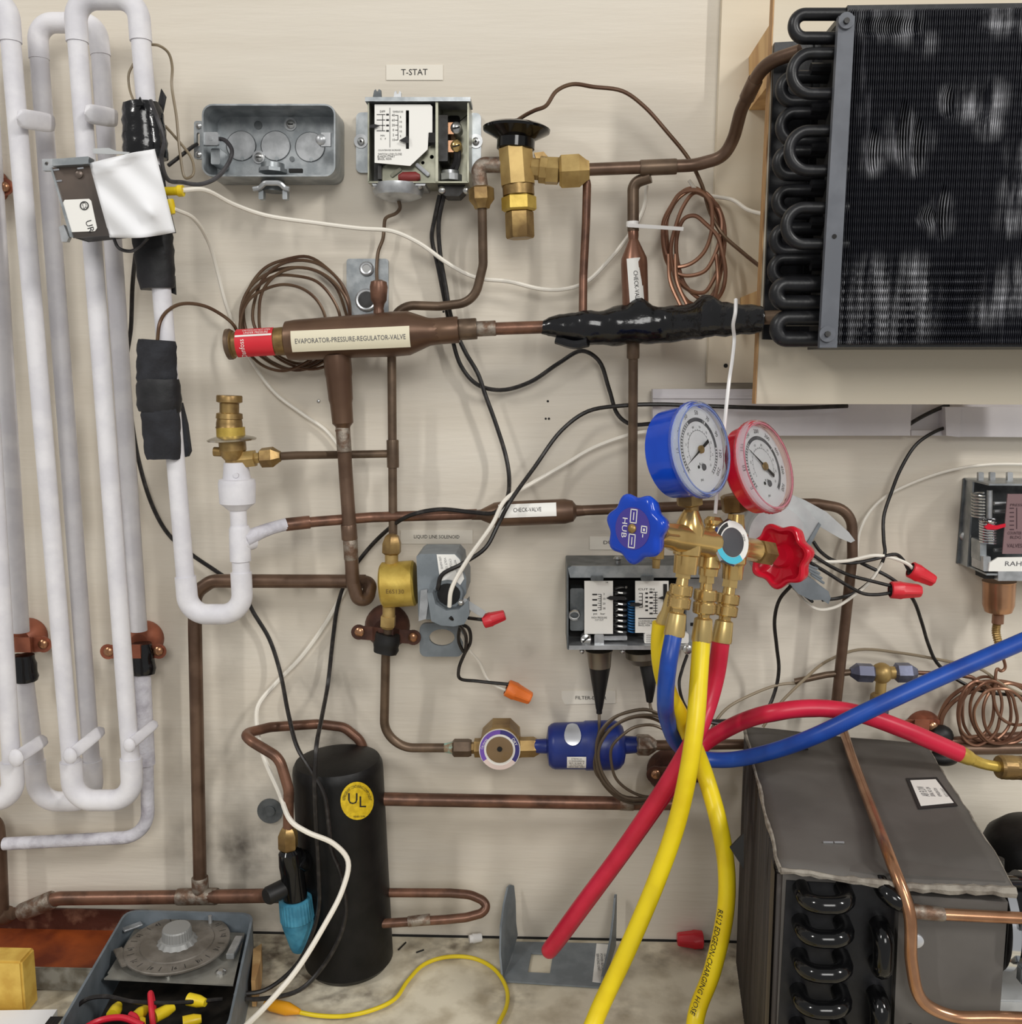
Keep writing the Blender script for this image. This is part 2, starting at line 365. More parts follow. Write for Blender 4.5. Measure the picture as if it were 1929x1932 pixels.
stain('bench', [(PZ(560, 1800), .12, .95), (PZ(470, 1850), .06, .8), (PZ(800, 1790), .05, .6), (PZ(1380, 1800), .06, .7), (PZ(1240, 1800), .05, .5), (PZ(640, 1880), .05, .7), (PZ(960, 1880), .05, .5), (PZ(700, 1930), .05, .3), (PZ(1180, 1900), .04, .4), (PZ(120, 1890), .05, .5), (PZ(500, 1790), .06, 1.0), (PZ(560, 1850), .05, 1.0), (PZ(860, 1785), .04, .9), (PZ(1340, 1790), .04, .8), (PZ(1400, 1850), .03, .7), (PZ(690, 1880), .04, .6)], (66, 48, 36), (1, 1, 1), 60)
tag(MB().disc(601, 757, 3.4, 0.0002, .0008, 10, dome=2).build('nail', 'screw'), 'lone small nail head in the wall left of the big vertical tee pipe', 'nail')
for x, y, r, lab in ((1034, 757, 2.2, 'small dark nail hole in the wall, the single upper one'), (1030, 790, 2, 'small dark nail hole in the wall, left of the close pair'), (1036, 790, 2.2, 'small dark nail hole in the wall, right of the close pair'), (837, 588, 2, 'tiny dark hole in the wall just above the copper reducer')):
    tag(MB().disc(x, y, r, -.0006, .0005, 10).build('nail_hole', 'holedark'), lab, 'hole', 'small holes in the wall')
tag(MB().disc(1370, 690, 4, .011, .0126, 10).build('screw_hole', 'holedark'), 'dark screw hole in the pale board left of the hook wire', 'hole')
# boards upper right
mb = MB().plate([(1367, -90), (2150, -90), (2150, 722), (1335, 722)], 0.0005, .012); tag(mb.build('backing_board', 'plyboard'), 'thin cream plywood panel fixed flat on the wall behind the black coil', 'board')
t = thing('mounting_board', 'thick cream board standing off the wall and carrying the black finned coil', 'board', (1700, 762, .12))
MB().plate([(1466, -90), (2150, -90), (2150, 764), (1427, 762)], .109, .12).build('panel', 'plyboard', t)
MB().plate([(1463.5, -90), (1466, -90), (1427, 762), (1424.5, 762)], .1085, .1205).build('edge_band', 'plyedge', t)
for y0, y1, lab in ((38, 150, 'upper'), (545, 590, 'lower')):
    x = 1458 if y0 < 100 else 1438
    tag(MB().box(x, y0, x + 80, y1, .0122, .1083).build('spacer_block', 'pine'), 'raw pine spacer block behind the mounting board, %s one' % ('taller upper' if y0 < 100 else 'small lower'), 'block', 'pine spacers')
# ---- finned coil
t = thing('finned_coil', 'large black finned evaporator coil with return bends at its left end', 'coil', (1800, 650, .17))
MB().plate([(1462, 80), (1640, 70), (1610, 648), (1440, 640)], .1212, .126).build('back_plate', 'coilblack', t)
a0 = P(1594, 18, .205); a1 = P(1594, 650, .205); xL = P(1588, 330, .205).x; xR = xL + .30; zt, zb = a0.z, a1.z
MB().wbox(Vector(((xL + xR) / 2, -.163, (zt + zb) / 2)), (xR - xL, .066, zt - zb)).build('core', 'holedark', t)
rnd = random.Random(3); V = []; F = []
NZ = 156; nf = int((xR - xL) / .0017); H = zt - zb
pat = [(.023, .59, .006, .07), (.045, .64, .007, .10), (.057, .60, .006, .09), (.078, .73, .006, .05), (.095, .72, .02, .05), (.113, .72, .012, .07), (.079, .40, .006, .09), (.068, .39, .01, .03), (.133, .42, .008, .1), (.14, .55, .01, .1), (.135, .15, .018, .07), (.095, .17, .006, .12), (.03, .95, .03, .03), (.115, .96, .02, .03)]
for i in range(nf):
    x = xL + (i + .5) * .0017; n0 = len(V); j = rnd.uniform(-.00012, .00012)
    for k in range(NZ + 1):
        f = k / NZ; z = zb + H * f; u = x - xL; dx = 0; wl = max(.12, min(1, (.30 - f) * 8)) * (1 if u < .115 else .35) if f < .32 else .12; dy = .0014 * wl * math.sin(f * 38 * 2 * math.pi) + rnd.uniform(-.00008, .00008)
        for px, pz, sx, sz in pat:
            q = ((u - px) / sx) ** 2 + ((f - pz) / sz) ** 2
            if q < 1: dx += .0015 * (1 - q) * (1 if px > .08 else -1); dy -= .0022 * (1 - q)
        V += [(x + j, -.197, z), (x + j + dx, -.205 - dy, z)]
    for k in range(NZ): F.append((n0 + 2*k, n0 + 2*k + 1, n0 + 2*k + 3, n0 + 2*k + 2))
m = M('fins', (24, 25, 33), .36, .3, c2=(120, 120, 126), sc=60, lo=.68, hi=.8, stretch=(1, .2, .12)); stain('fins', [(Vector((xL + a_, -.205, zb + H * b_)), r_, 1.0) for a_, b_, r_ in ((.01, .06, .035), (.035, .07, .035), (.06, .08, .03), (.012, .14, .032), (.04, .15, .034), (.065, .16, .026), (.03, .22, .022), (.06, .23, .02), (.01, .2, .022), (.023, .6, .014), (.024, .55, .014), (.045, .66, .018), (.044, .6, .018), (.058, .62, .018), (.056, .55, .014), (.078, .74, .014), (.095, .73, .022), (.113, .74, .02), (.112, .66, .016), (.08, .43, .012), (.079, .37, .016), (.068, .39, .012), (.134, .46, .018), (.133, .38, .018), (.142, .58, .022), (.148, .7, .02), (.138, .17, .03), (.12, .1, .018), (.02, .96, .02), (.045, .95, .02), (.06, .9, .014), (.115, .97, .018), (.14, .95, .016))], (176, 176, 180), (1, 1, .12), 150)
o = mk('fins', V, F, 'fins', t, 20); o.modifiers.new('thick', 'SOLIDIFY').thickness = .0005; tag(o, 'worn black aluminium fins, bent and scratched silver in patches', kind='stuff')
for (ya, yb) in ((10, 22), (642, 656)): MB().wbox(Vector(((xL + xR) / 2, -.165, P(1700, (ya + yb) / 2, .2).z)), (xR - xL, .072, .005)).build('frame_rail', 'coilblack', t)
b = MB().plate([(1583, 30), (1614, 30), (1580, 656), (1547, 656)], .207, .213); b.build('end_bar', 'coilbar', t)
for x, y in ((1598, 38), (1562, 630)):
    o = MB().disc(x, y, 15, .213, .2155, 20).build('washer', 'coilbar', t); MB().disc(x + 1, y, 5.5, .2155, .218, 8).build('screw', 'steeldark', o)
MB().disc(1575, 446, 4.5, .213, .2134, 10).build('hole', 'holedark', t)
def bend(x0, ya, yb, xl, d, r, x1=1600):
    MB().pipe([(x1, ya, d), (xl + 11, ya, d), (xl + 11, yb, d), (x1, yb, d)], r, bend=abs(yb - ya) * .5, res=12).build('return_bend', 'coilblack', t)
bend(0, 27, 72, 1487, .195, 11.5)
for ya, yb, xl in ((101, 177, 1484), (247, 322, 1479), (392, 461, 1473)): bend(0, ya, yb, xl, .2, 11)
for ya, yb, xl in ((145, 192, 1464), (213, 266, 1464), (286, 330, 1458), (360, 402, 1457), (432, 474, 1452), (489, 530, 1449)): bend(0, ya, yb, xl, .155, 12)
for ya, yb, xl in ((537, 572, 1455), (600, 640, 1456)): bend(0, ya, yb, xl, .185, 15)
for y in (130, 205, 280, 350, 420, 500, 590): MB().cyl((1530, y, .16), (1640, y, .16), 11, 10).build('tube_end', 'coilblack', t)
MB().plate([(1540, 60), (1600, 60), (1570, 650), (1510, 650)], .128, .132).build('tube_sheet', 'coilblack', t)
# ================================================================ white frosted pipe coils
FR, BK = .085, .033
def clip(t, a, b, w): MB().strap(a, b, w, 17).build('clip', 'frost', t)
t = thing('front_pipe_coil', 'white frosted serpentine pipe, front layer, ending in the trap below the brass valve', 'pipe', (240, 1530, FR))
for a, b in (((-62, 75), (22, 1440)), ((20, 75), (134, 1440)), ((146, 75), (247, 1440)), ((266, 75), (350, 1092))):
    MB().cyl((*a, FR), (*b, FR), 18, 20).build('pipe', 'frost', t)
def ubend(t, pts, d, r, ring=None):
    MB().pipe([(x, y, d) for x, y in pts], r, bend=52, seg=20, res=12).build('return_bend', 'frost', t)
ubend(t, [(-62, 80), (-66, -4), (14, -4), (20, 80)], FR, 20.5)
ubend(t, [(146, 80), (141, -3), (260, -3), (266, 78)], FR, 20.5)
ubend(t, [(134, 1436), (139, 1510), (251, 1510), (247, 1430)], FR, 20)
ubend(t, [(22, 1436), (27, 1510), (-90, 1510), (-92, 1430)], FR, 20)
ubend(t, [(350, 1088), (356, 1159), (459, 1159), (455, 1080)], FR, 19.5)
for x, y0, y1, r in ((456, 1088, 1056, 16.5), (451, 994, 955, 15.5)): MB().cyl((x, y0, FR), (x - 2, y1, FR), r, 18).build('pipe', 'frost', t)
MB().rev((454, 1058, FR), (452, 992, FR), [(0, 19.5), (.9, 19.5), (1, 17)]).cyl((455, 1024, FR), (476, 1018, FR - .01), 19, 14).build('tee', 'frost', t)
MB().taper([(462, 1018, FR), (490, 1005, FR - .01), (515, 996, .066), (541, 989, .06)], [16, 13, 12, 12], 14).build('branch', 'frostgrey', t)
MB().rev((449, 962, FR), (447, 903, FR), [(0, 18), (.1, 24), (.22, 33), (.85, 34.5), (.97, 33), (1, 27)], 24).build('nut', 'frost', t)
MB().rev((447, 905, FR), (445, 872, FR), [(0, 26), (.5, 24), (1, 22)], 20).build('neck', 'frost', t)
MB().disc(445, 897, 5, FR + .0, FR + .0135, 12).build('bolt', 'frost', t)
t2 = t
t = thing('rear_pipe_coil', 'white frosted serpentine pipe, rear layer close to the wall', 'pipe', (180, 1530, BK))
for a, b in (((74, 105), (173, 1440)), ((189, 95), (262, 1190)), ((-28, 60), (39, 1192)), ((45, 1280), (66, 1440))):
    MB().cyl((*a, BK), (*b, BK), 17, 18).build('pipe', 'frost', t)
MB().cyl((268, 1265, BK), (277, 1442, BK), 15.5, 16).build('pipe', 'frostgrey', t)
MB().cyl((200, 1000, BK), (190, 990, BK), 1, 6)
ubend(t, [(74, 112), (70, 43), (183, 43), (190, 105)], BK, 18.5)
ubend(t, [(66, 1436), (71, 1512), (177, 1512), (173, 1434)], BK, 18.5)
MB().pipe([(277, 1436, BK), (280, 1578, BK), (8, 1592, BK)], 12, bend=55, seg=16).build('outlet_pipe', 'frostgrey', t)
for a, b in (((32, 222, .106), (104, 234, .055)), ((160, 213, .106), (222, 224, .055))): clip(t2, a, b, 36)
for a, b, w in (((26, 1434, .106), (88, 1392, .055), 26), ((128, 1430, .106), (196, 1374, .055), 24), ((240, 1410, .106), (296, 1362, .058), 21)):
    MB().strap(a, b, w, 15).ball((a[0] + 4, a[1] - 4, .108), w * .62, .9, .5, 1.1).build('clip', 'frost', t2)
# tape on the coil
def lump(p0, p1, r, n=14, amp=.08, seed=1, seg=20, flat=.8):
    A, B = PP(p0), PP(p1); k = mpp(A); rr = random.Random(seed); ax = (B - A); L = ax.length; u, v, w_ = frame(ax, Vector((0, -1, 0)))
    V = []; F = []
    for i in range(n + 1):
        for j in range(seg):
            a = 2 * math.pi * j / seg; q = r[0] + (r[1] - r[0]) * i / n
            q *= k * (1 + rr.uniform(-amp, amp) * .6 + amp * math.sin(i * 2.4 + seed + math.cos(a) * 1.5))
            if i in (0, n): q *= .93
            V.append(A + w_ * (L * i / n + (rr.uniform(-.1, .1) * L / n)) + u * math.cos(a) * q + v * math.sin(a) * q * flat)
    for i in range(n):
        for j in range(seg): F.append((i*seg + j, i*seg + (j+1) % seg, (i+1)*seg + (j+1) % seg, (i+1)*seg + j))
    F += [tuple(range(seg)), tuple(n*seg + j for j in range(seg))]
    return MB().add(V, F)
o = lump((268, 196, FR), (276, 300, FR), (37, 43), 10, .03, 2).build('tape_wrap', 'tape', t2, 50)
MB().plate([(296, 205), (304, 167), (313, 182), (303, 232), (310, 255), (306, 300), (312, 352), (296, 340)], FR - .006, FR - .004).build('tape_end', 'tapematte', o)
MB().plate([(256, 200), (264, 182), (271, 198)], FR + .018, FR + .02).build('tape_end', 'tape', o)
o = lump((287, 436, FR), (297, 545, FR), (39, 34), 9, .03, 5).build('tape_wrap', 'tapematte', t2, 50)
MB().plate([(318, 530), (329, 520), (331, 556), (322, 552)], FR - .012, FR - .009).build('tape_end', 'tapematte', o)
lump((43, 1236, BK), (47, 1284, BK), (22, 26), 6, .05, 7).build('tape_wrap', 'tape', t, 50)
lump((266, 1214, BK), (270, 1271, BK), (21, 25), 6, .05, 8).build('tape_wrap', 'tape', t, 50)
# foam sleeve with bulb
t = thing('foam_sleeve', 'black foam sleeve taped around the white pipe beside the wall wire', 'insulation', (305, 865, FR))
lump((296, 642, FR + .006), (296, 725, FR + .006), (37, 38), 8, .025, 11, flat=.7).build('upper_sleeve', 'foam', t, 50)
lump((299, 715, FR + .006), (301, 777, FR + .006), (41, 42), 5, .02, 12, flat=.75).build('tape_band', 'tapematte', t, 50)
lump((302, 770, FR + .008), (308, 866, FR + .008), (37, 34), 8, .02, 13, flat=.7).build('lower_sleeve', 'foam', t, 50)
MB().plate([(340, 760), (350, 800), (357, 852), (352, 862), (341, 864), (334, 800)], FR - .012, FR - .004).build('tape_tail', 'foam', t)
# bell hangers
def hanger(name, label, x, y, r, sx0, sy0, sx1, sy1, mat, depth, dd=.03, w=30, scr=True):
    t = thing(name, label, 'pipe hanger', (x, y + r, .001), 'bell pipe hangers')
    k = mpp((x, y, .02)); o = P(x, y, 0.0006)
    MB().wrev(o, Vector((0, -1, 0)), [(0, r * k), (depth * .25, r * k), (depth * .6, r * k * .86), (depth, r * k * .5)], 28).build('bell', mat, t)
    mx, my = (sx0 + sx1) / 2, (sy0 + sy1) / 2
    k2 = 1 / max(abs(sx1 - sx0), 1)
    pts = [(sx0, sy0, dd - .004), (sx0 + (mx - sx0) * .55, sy0 + (my - sy0) * .55, dd - .003), (mx - 14, my, dd + .011), (mx + 14, my, dd + .011), (mx + (sx1 - mx) * .45, my + (sy1 - my) * .45, dd - .003), (sx1, sy1, dd - .004)]
    C = [PP(p) for p in pts]; V = []; F = []; up = Vector((0, 0, 1)) * w * .5 * k; th = Vector((0, .0016, 0))
    for c in C: V += [c - up, c + up, c + up + th, c - up + th]
    for i in range(5):
        for j in range(4): F.append((4*i + j, 4*i + (j+1) % 4, 4*i + 4 + (j+1) % 4, 4*i + 4 + j))
    F += [(0, 1, 2, 3), (20, 21, 22, 23)]
    MB().add(V, F).build('strap', mat, t, 25)
    for xx, yy in ((sx0, sy0), (sx1, sy1)):
        MB().disc(xx + (5 if xx < mx else -5), yy, w * .56, dd - .0055, dd - .0038, 18).build('strap_ear', mat, t)
        MB().disc(xx + (6 if xx < mx else -6), yy, 9, dd - .004, dd, 12, dome=3).build('screw', 'copperbright', t)
    return t
hanger('bell_hanger', 'copper bell hanger behind the white pipes at the lower left edge', 58, 1198, 34, 0, 1218, 86, 1216, 'copperpaint', .02, BK, 28)
hanger('bell_hanger', 'copper bell hanger clamping the second rear pipe, two screws showing', 277, 1203, 34, 198, 1230, 304, 1229, 'copperpaint', .02, BK, 26)
hanger('bell_hanger', 'copper bell hanger cut by the left picture edge beside the upper white pipe', -14, 352, 34, -70, 352, 14, 352, 'copperpaint', .02, BK, 28)
# ================================================================ tilted control with paper
t = thing('tilted_control', 'tilted steel control box hung on the white pipes, half under a paper sheet', 'control box', (200, 450, .11))
MB().plate([(97, 313), (276, 297), (308, 430), (137, 448)], .108, .138).build('case', 'steeldark', t)
MB().plate([(97, 316), (170, 309), (206, 444), (138, 449)], .138, .1395).build('cover', M('coverbrown', (112, 100, 92), .35, .6, c2=(84, 78, 74), sc=12) and 'coverbrown', t)
MB().plate([(98, 313), (99, 300), (166, 295), (168, 297), (166, 309)], .137, .147).build('flange', 'galv', t)
MB().plate([(79, 300), (114, 299), (115, 312), (97, 322), (81, 322)], .134, .139, [circ(88, 309, 4, 8)]).build('mounting_ear', 'galvlite', t)
MB().plate([(111, 428), (120, 424), (130, 448), (126, 456), (116, 456)], .134, .139).build('mounting_ear', 'galvlite', t)
MB().plate([(95, 318), (98, 316), (138, 448), (132, 447)], .112, .141).build('side_lip', 'galv', t)
o = MB().plate([(122, 377), (168, 375), (172, 379), (183, 430), (179, 436), (135, 438), (130, 434), (119, 382)], .1396, .1402).build('sticker', 'labelwhite', t)
MB().tube([(159 + 7.5 * math.cos(a * .7), 388 + 7.5 * math.sin(a * .7), .1406) for a in range(9)], 1.0, 5, 3, True).ptext('CS', 159, 388, 8, .1404, -80).build('certification_mark', 'ink', o)
MB().ptext('UR', 169, 427, 13, .1404, -75).build('certification_mark', 'ink', o)
MB().disc(148, 328, 8, .1396, .141, 14, dome=2).build('rivet', 'coverbrown', t)
for x, y in ((106, 320), (152, 317), (111, 341)): MB().bar((x - 6, y + 1, .14), (x + 6, y - .5, .14), 3, 2).build('slot_edge', 'chrome', t)
# the paper
V = []; F = []; NU, NVv = 22, 18; c4 = [(168, 308), (292, 281), (331, 438), (207, 448)]
for i in range(NVv + 1):
    for j in range(NU + 1):
        u, v = j / NU, i / NVv
        x = (c4[0][0] * (1 - u) + c4[1][0] * u) * (1 - v) + (c4[3][0] * (1 - u) + c4[2][0] * u) * v
        y = (c4[0][1] * (1 - u) + c4[1][1] * u) * (1 - v) + (c4[3][1] * (1 - u) + c4[2][1] * u) * v
        y += 5 * math.sin(u * math.pi) * v - 6 * math.sin(u * 3.1) * (1 - v) * .3
        d = .1425 + .010 * math.sin(u * math.pi) * (1 - .5 * v) + .006 * u * (1 - v) + .003 * math.sin(u * 7 + v * 4) * v + .0022 * math.sin(u * 11 - v * 9) + .005 * math.exp(-((u - .72) / .1) ** 2 - ((v - .72 - .4 * (u - .72)) / .06) ** 2) + .004 * math.exp(-((v - .16 + .25 * u) / .05) ** 2)
        V.append(P(x, y, d))
for i in range(NVv):
    for j in range(NU): F.append((i*(NU+1) + j, i*(NU+1) + j + 1, (i+1)*(NU+1) + j + 1, (i+1)*(NU+1) + j))
o = mk('paper_sheet', V, F, 'paper', None, 80); o.modifiers.new('s', 'SOLIDIFY').thickness = .0004
tag(o, 'curled sheet of white paper stuck over the tilted control box', 'paper')
tag(MB().plate([(174, 283), (177, 280), (205, 279), (220, 285), (245, 287), (240, 291), (205, 291), (176, 290)], .139, .1396).build('paper_flap', 'greylight'), 'small grey paper corner curling above the white paper sheet', 'paper')
for a, b, lab in (((312, 361), (346, 360), 'upper'), ((312, 385), (330, 392), 'lower')):
    if lab == 'upper': m_ = MB().rev((*a, .118), (*b, .118), [(0, 8), (.6, 8), (.75, 11), (1, 10.5)], 12)
    else: m_ = MB().rev((318, 378, .12), (326, 404, .12), [(0, 10), (.5, 9), (1, 5)], 12)
    tag(m_.build('crimp_connector', 'yellowplastic'), 'yellow crimp connector, %s of two at the right edge of the paper sheet' % lab, 'connector', 'crimps at the paper')
# ================================================================ junction box
t = thing('junction_box', 'open galvanised steel junction box with round knockouts on the wall', 'electrical box', (505, 333, 0))
MB().shell(rrect(381, 196, 633, 333, 20), .0006, .042, 3).build('shell', 'galv', t)
bk = .0025
for x, y, r in ((455, 275, 27), (520, 275, 27), (585, 277, 27)):
    k = mpp((x, y, bk)); o = MB().disc(x, y, r, bk - .001, bk + .0006, 28).build('knockout', 'galvlite', t)
    MB().sweep([P(x + (r + .8) * math.cos(a / 14 * math.pi), y + (r + .8) * math.sin(a / 14 * math.pi), bk + .0003) for a in range(28)], k * .9, 5, True).build('rim', 'steelgrey', o)
    MB().disc(x + 2, y + r - 3, 4, bk, bk + .0012, 8).build('rivet', 'galv', o)
for x, y, r in ((487, 236, 8), (551, 300, 5)): MB().disc(x, y, r, bk - .001, bk + .0004, 12).build('hole', 'steelgrey', t)
for x, y in ((548, 234), (488, 296)):
    o = MB().disc(x, y, 12, bk, bk + .0012, 18).build('washer', 'galvlite', t); MB().disc(x, y, 8, bk + .001, bk + .003, 14, dome=2).build('screw', 'screw', o); MB().bar((x - 5, y, bk + .0048), (x + 5, y, bk + .0048), 2, 1).build('slot', 'holedark', o)
o = MB().plate(rrect(366, 228, 384, 300, 5), .036, .04, [rrect(371, 250, 377, 276, 3, 3)]).build('plaster_ear', 'galv', t)
for y in (237, 291): MB().disc(374, y, 5.5, .04, .042, 10, dome=2).build('screw', 'screw', o)
MB().plate(rrect(384, 249, 412, 274, 4), .036, .04).disc(398, 262, 3, .0395, .0405, 10).build('device_tab', 'galvlite', t)
MB().plate([(606, 250), (624, 250), (624, 276), (606, 276)], .036, .039).disc(605, 263, 10, .03, .04, 12, dome=4).build('device_tab', 'galvlite', t)
MB().box(398, 280, 415, 310, .004, .03, 3).build('inner_clamp', 'galv', t)
MB().cyl((515, 322, .02), (515, 309, .02), 22, 16).cyl((515, 326, .02), (515, 319, .02), 27, 8).build('connector_nut', 'galv', t)
MB().box(545, 318, 570, 325, .03, .034).build('dark_slot', 'holedark', t)
o = MB().cyl((515, 338, .02), (515, 362, .02), 22, 16).build('cable_connector', 'steelgrey', t)
MB().pipe([(478, 357, .036), (490, 355, .036), (500, 345, .038), (528, 345, .038), (538, 355, .036), (546, 357, .036)], 5, bend=12, seg=8).build('saddle', 'galvlite', o)
MB().box(488, 358, 497, 376, .026, .034, 2).box(533, 358, 542, 376, .026, .034, 2).build('clamp_leg', 'galv', o)
# ================================================================ thermostat
t = thing('thermostat', 'open thermostat control with white scale plate under the T-STAT label', 'thermostat', (790, 375, 0))
MB().plate(rrect(672, 212, 720, 326, 10), .0006, .004).build('mounting_ear', 'galv', t); MB().plate(rrect(860, 213, 908, 328, 10), .0006, .004).build('mounting_ear', 'galv', t)
for x, y in ((681, 266), (898, 266)):
    o = MB().disc(x, y, 13, .004, .0052, 20).build('washer', 'galvlite', t); MB().disc(x, y, 7, .005, .0075, 12, dome=1.5).build('screw', 'screw', o); MB().disc(x, y, 2.6, .0078, .0092, 4).build('socket', 'holedark', o)
MB().shell(rrect(694, 187, 885, 345, 2, 2), .0042, .046, 3).build('case', 'zincyellow', t)
MB().box(689, 183, 888, 191, .02, .049).build('top_lip', 'galv', t)
MB().box(822, 190, 827, 343, .012, .047).build('divider', 'zincyellow', t)
MB().box(697, 191, 822, 343, .006, .02).build('inner_plate', 'steeldark', t)
MB().plate([(720, 315), (824, 270), (824, 343), (722, 343)], .03, .034, [circ(815, 296, 4, 8), circ(798, 307, 3.5, 8)]).build('mechanism_plate', 'zincyellow', t)
MB().bar((738, 332, .036), (757, 318, .036), 7, 4).build('lever', 'zincyellow', t); MB().bar((785, 309, .037), (810, 331, .037), 7, 5).build('lever', 'galvlite', t)
MB().box(713, 309, 720, 338, .03, .04).build('spring_post', 'steeldark', t)
MB().rev((752, 335, .04), (793, 334, .04), [(0, 5), (.2, 10), (.8, 10), (1, 5)], 12).build('red_button', 'dullred', t)
o = MB().plate([(707, 197), (812, 197), (816, 201), (816, 250), (809, 252), (807, 282), (774, 313), (707, 307)], .044, .0452, [rrect(766, 208, 772, 281, 1, 2)]).build('scale_plate', 'labelwhite', t)
m = MB()
m.plate([(721.6, 216), (722.6, 216), (722.6, 247), (721.6, 247)], .0452, .0455)
for i in range(4): m.box(711, 216 + i * 10, 728, 217, .0452, .0455) if 0 else m.plate([(711, 215.5 + i * 10.2), (727, 215.5 + i * 10.2), (727, 216.7 + i * 10.2), (711, 216.7 + i * 10.2)], .0452, .0455).plate([(729, 214.5 + i * 10.2), (734, 214.5 + i * 10.2), (734, 217.7 + i * 10.2), (729, 217.7 + i * 10.2)], .0452, .0455)
m.plate([(735.5, 203), (736.3, 203), (736.3, 278), (735.5, 278)], .0452, .0455).plate([(750.6, 217), (751.6, 217), (751.6, 264), (750.6, 264)], .0452, .0455)
for i in range(6): m.plate([(746, 217 + i * 9.3), (751, 217 + i * 9.3), (751, 218 + i * 9.3), (746, 218 + i * 9.3)], .0452, .0455); m.ptext(('40', '60', '20', '0', '2', '10')[i], 742.5, 217.5 + i * 9.3, 4.5, .0455); m.ptext(('5', '10', '15', '10', '5', '15')[i], 756, 221 + i * 9, 4, .0455)
m.ptext('DIFF', 722, 210.5, 4, .0455).ptext('TEMPERATURE', 751, 211, 3.6, .0455, 0, 20).ptext('MIN', 722, 256, 3.4, .0455).ptext('C    F', 723, 262, 3.6, .0455).ptext('COUNTERWISE INCREASES', 735, 283.5, 3.2, .0455, 0, 43).ptext('SWITCH LOW CLOSE', 736, 291, 4.2, .0455, 0, 45).ptext('B-HIGH START', 729, 295.5, 4.2, .0455, 0, 33).ptext('BRAZIL, INDIA', 726, 300, 4.2, .0455, 0, 26)
m.build('scale_print', 'ink', o)
MB().plate([(697, 236), (707, 234), (717, 236.5), (707, 241), (697, 241)], .047, .0485).build('pointer', 'ink', t); MB().plate([(754, 264.5), (762, 260), (769, 256), (771, 270), (766, 269), (758, 266.5)], .047, .0485).build('pointer', 'ink', t)
MB().box(809, 250, 823, 269, .044, .046, 1).build('dark_latch', 'holedark', t)
MB().box(828, 217, 845, 304, .01, .04, 2).build('switch_block', 'steeldark', t); MB().box(845, 218, 868, 237, .006, .008, 5).build('slot', 'holedark', t)
for y, mt, m2 in ((241, 'screw', 'copperbright'), (275, 'brassgold', 'copperbright')):
    o = MB().box(843, y - 10, 856, y + 12, .01, .034).build('terminal', m2, t); MB().disc(861, y, 11, .02, .034, 14, dome=4).build('screw', mt, o)
    MB().bar((854, y + 2, .0375), (868, y - 2, .0375), 2.5, 2).build('slot', 'holedark', o)
for x0, x1 in ((860, 846), (866, 858)): MB().tube([(x0, 285, .03), (x0 - 1, 305, .028), (x1, 330, .024), (x1, 345, .02)], 4.2).build('lead', 'wiregrey', t)
MB().cyl((850, 342, .025), (850, 330, .025), 22, 8).cyl((850, 334, .025), (850, 323, .025), 17, 14).build('connector_nut', 'galvlite', t)
MB().plate([(826, 347), (878, 347), (876, 360), (866, 370), (842, 370), (828, 362)], .012, .036).build('cable_clamp', 'steeldark', t)
for x, y in ((834, 358), (880, 358)): MB().disc(x, y, 7, .034, .039, 12, dome=3).build('screw', 'screw', t)
MB().plate([(700, 344), (804, 344), (802, 350), (704, 350)], .004, .044).build('bottom_lip', 'galvlite', t)
MB().rev((752, 350, .028), (752, 378, .028), [(0, 48), (.45, 48), (.75, 44), (1, 26)], 32).build('bellows', 'galvlite', t)
for x in (708, 792): MB().ball((x, 351, .04), 6).build('rivet', 'screw', t)
MB().plate([(703, 186), (706, 171), (709, 168), (711, 172), (713, 172), (715, 168), (719, 170), (720, 186)], .03, .034).build('adjuster', 'steelgrey', t)
MB().plate([(743, 186), (744, 174), (748, 171), (749, 177), (752, 177), (754, 171), (757, 174), (757, 186)], .03, .034).build('adjuster', 'galvlite', t)
tag(MB().tube([(752, 377, .024), (755, 392, .022), (748, 402, .018), (728, 412, .014), (725, 430, .012), (723, 450, .012), (714, 475, .012), (711, 510, .014), (712, 535, .02)], 3.4).build('capillary_tube', 'copperdull'), 'thin copper capillary running down from the thermostat bellows', 'tube')
# wall labels
def label(name, lab, poly, d, txt, tx, ty, th, wid, rot=0, mat='labelwall', ink='ink'):
    t = thing(name, lab, 'label', (poly[0][0], poly[2][1], d)); o = MB().plate(poly, d, d + .0006).build('strip', mat, t); MB().ptext(txt, tx, ty, th, d + .0009, rot, wid).build('lettering', ink, t); return t
R4 = lambda a, b, c, d: [(a, b), (c, b), (c, d), (a, d)]
label('wall_label', 'paper label reading T-STAT on the wall above the thermostat', R4(729, 122, 836, 151), .0003, 'T-STAT', 782, 136.5, 11.5, 50)
label('wall_label', 'paper label reading LIQUID LINE SOLENOID above the brass solenoid valve', R4(756, 1000, 892, 1026), .0003, 'LIQUID LINE SOLENOID', 824, 1013, 7, 86)
label('wall_label', 'paper label beginning DUA half hidden behind the blue knob', R4(1113, 1012, 1230, 1037), .0003, 'DUAL PRESSURE', 1184, 1024, 7, 90)
label('wall_label', 'paper label beginning FILTER-D behind the black cone', [(1060, 1303), (1162, 1303), (1162, 1327), (1066, 1329), (1060, 1318)], .0003, 'FILTER-DRIER', 1115, 1317, 7, 58)
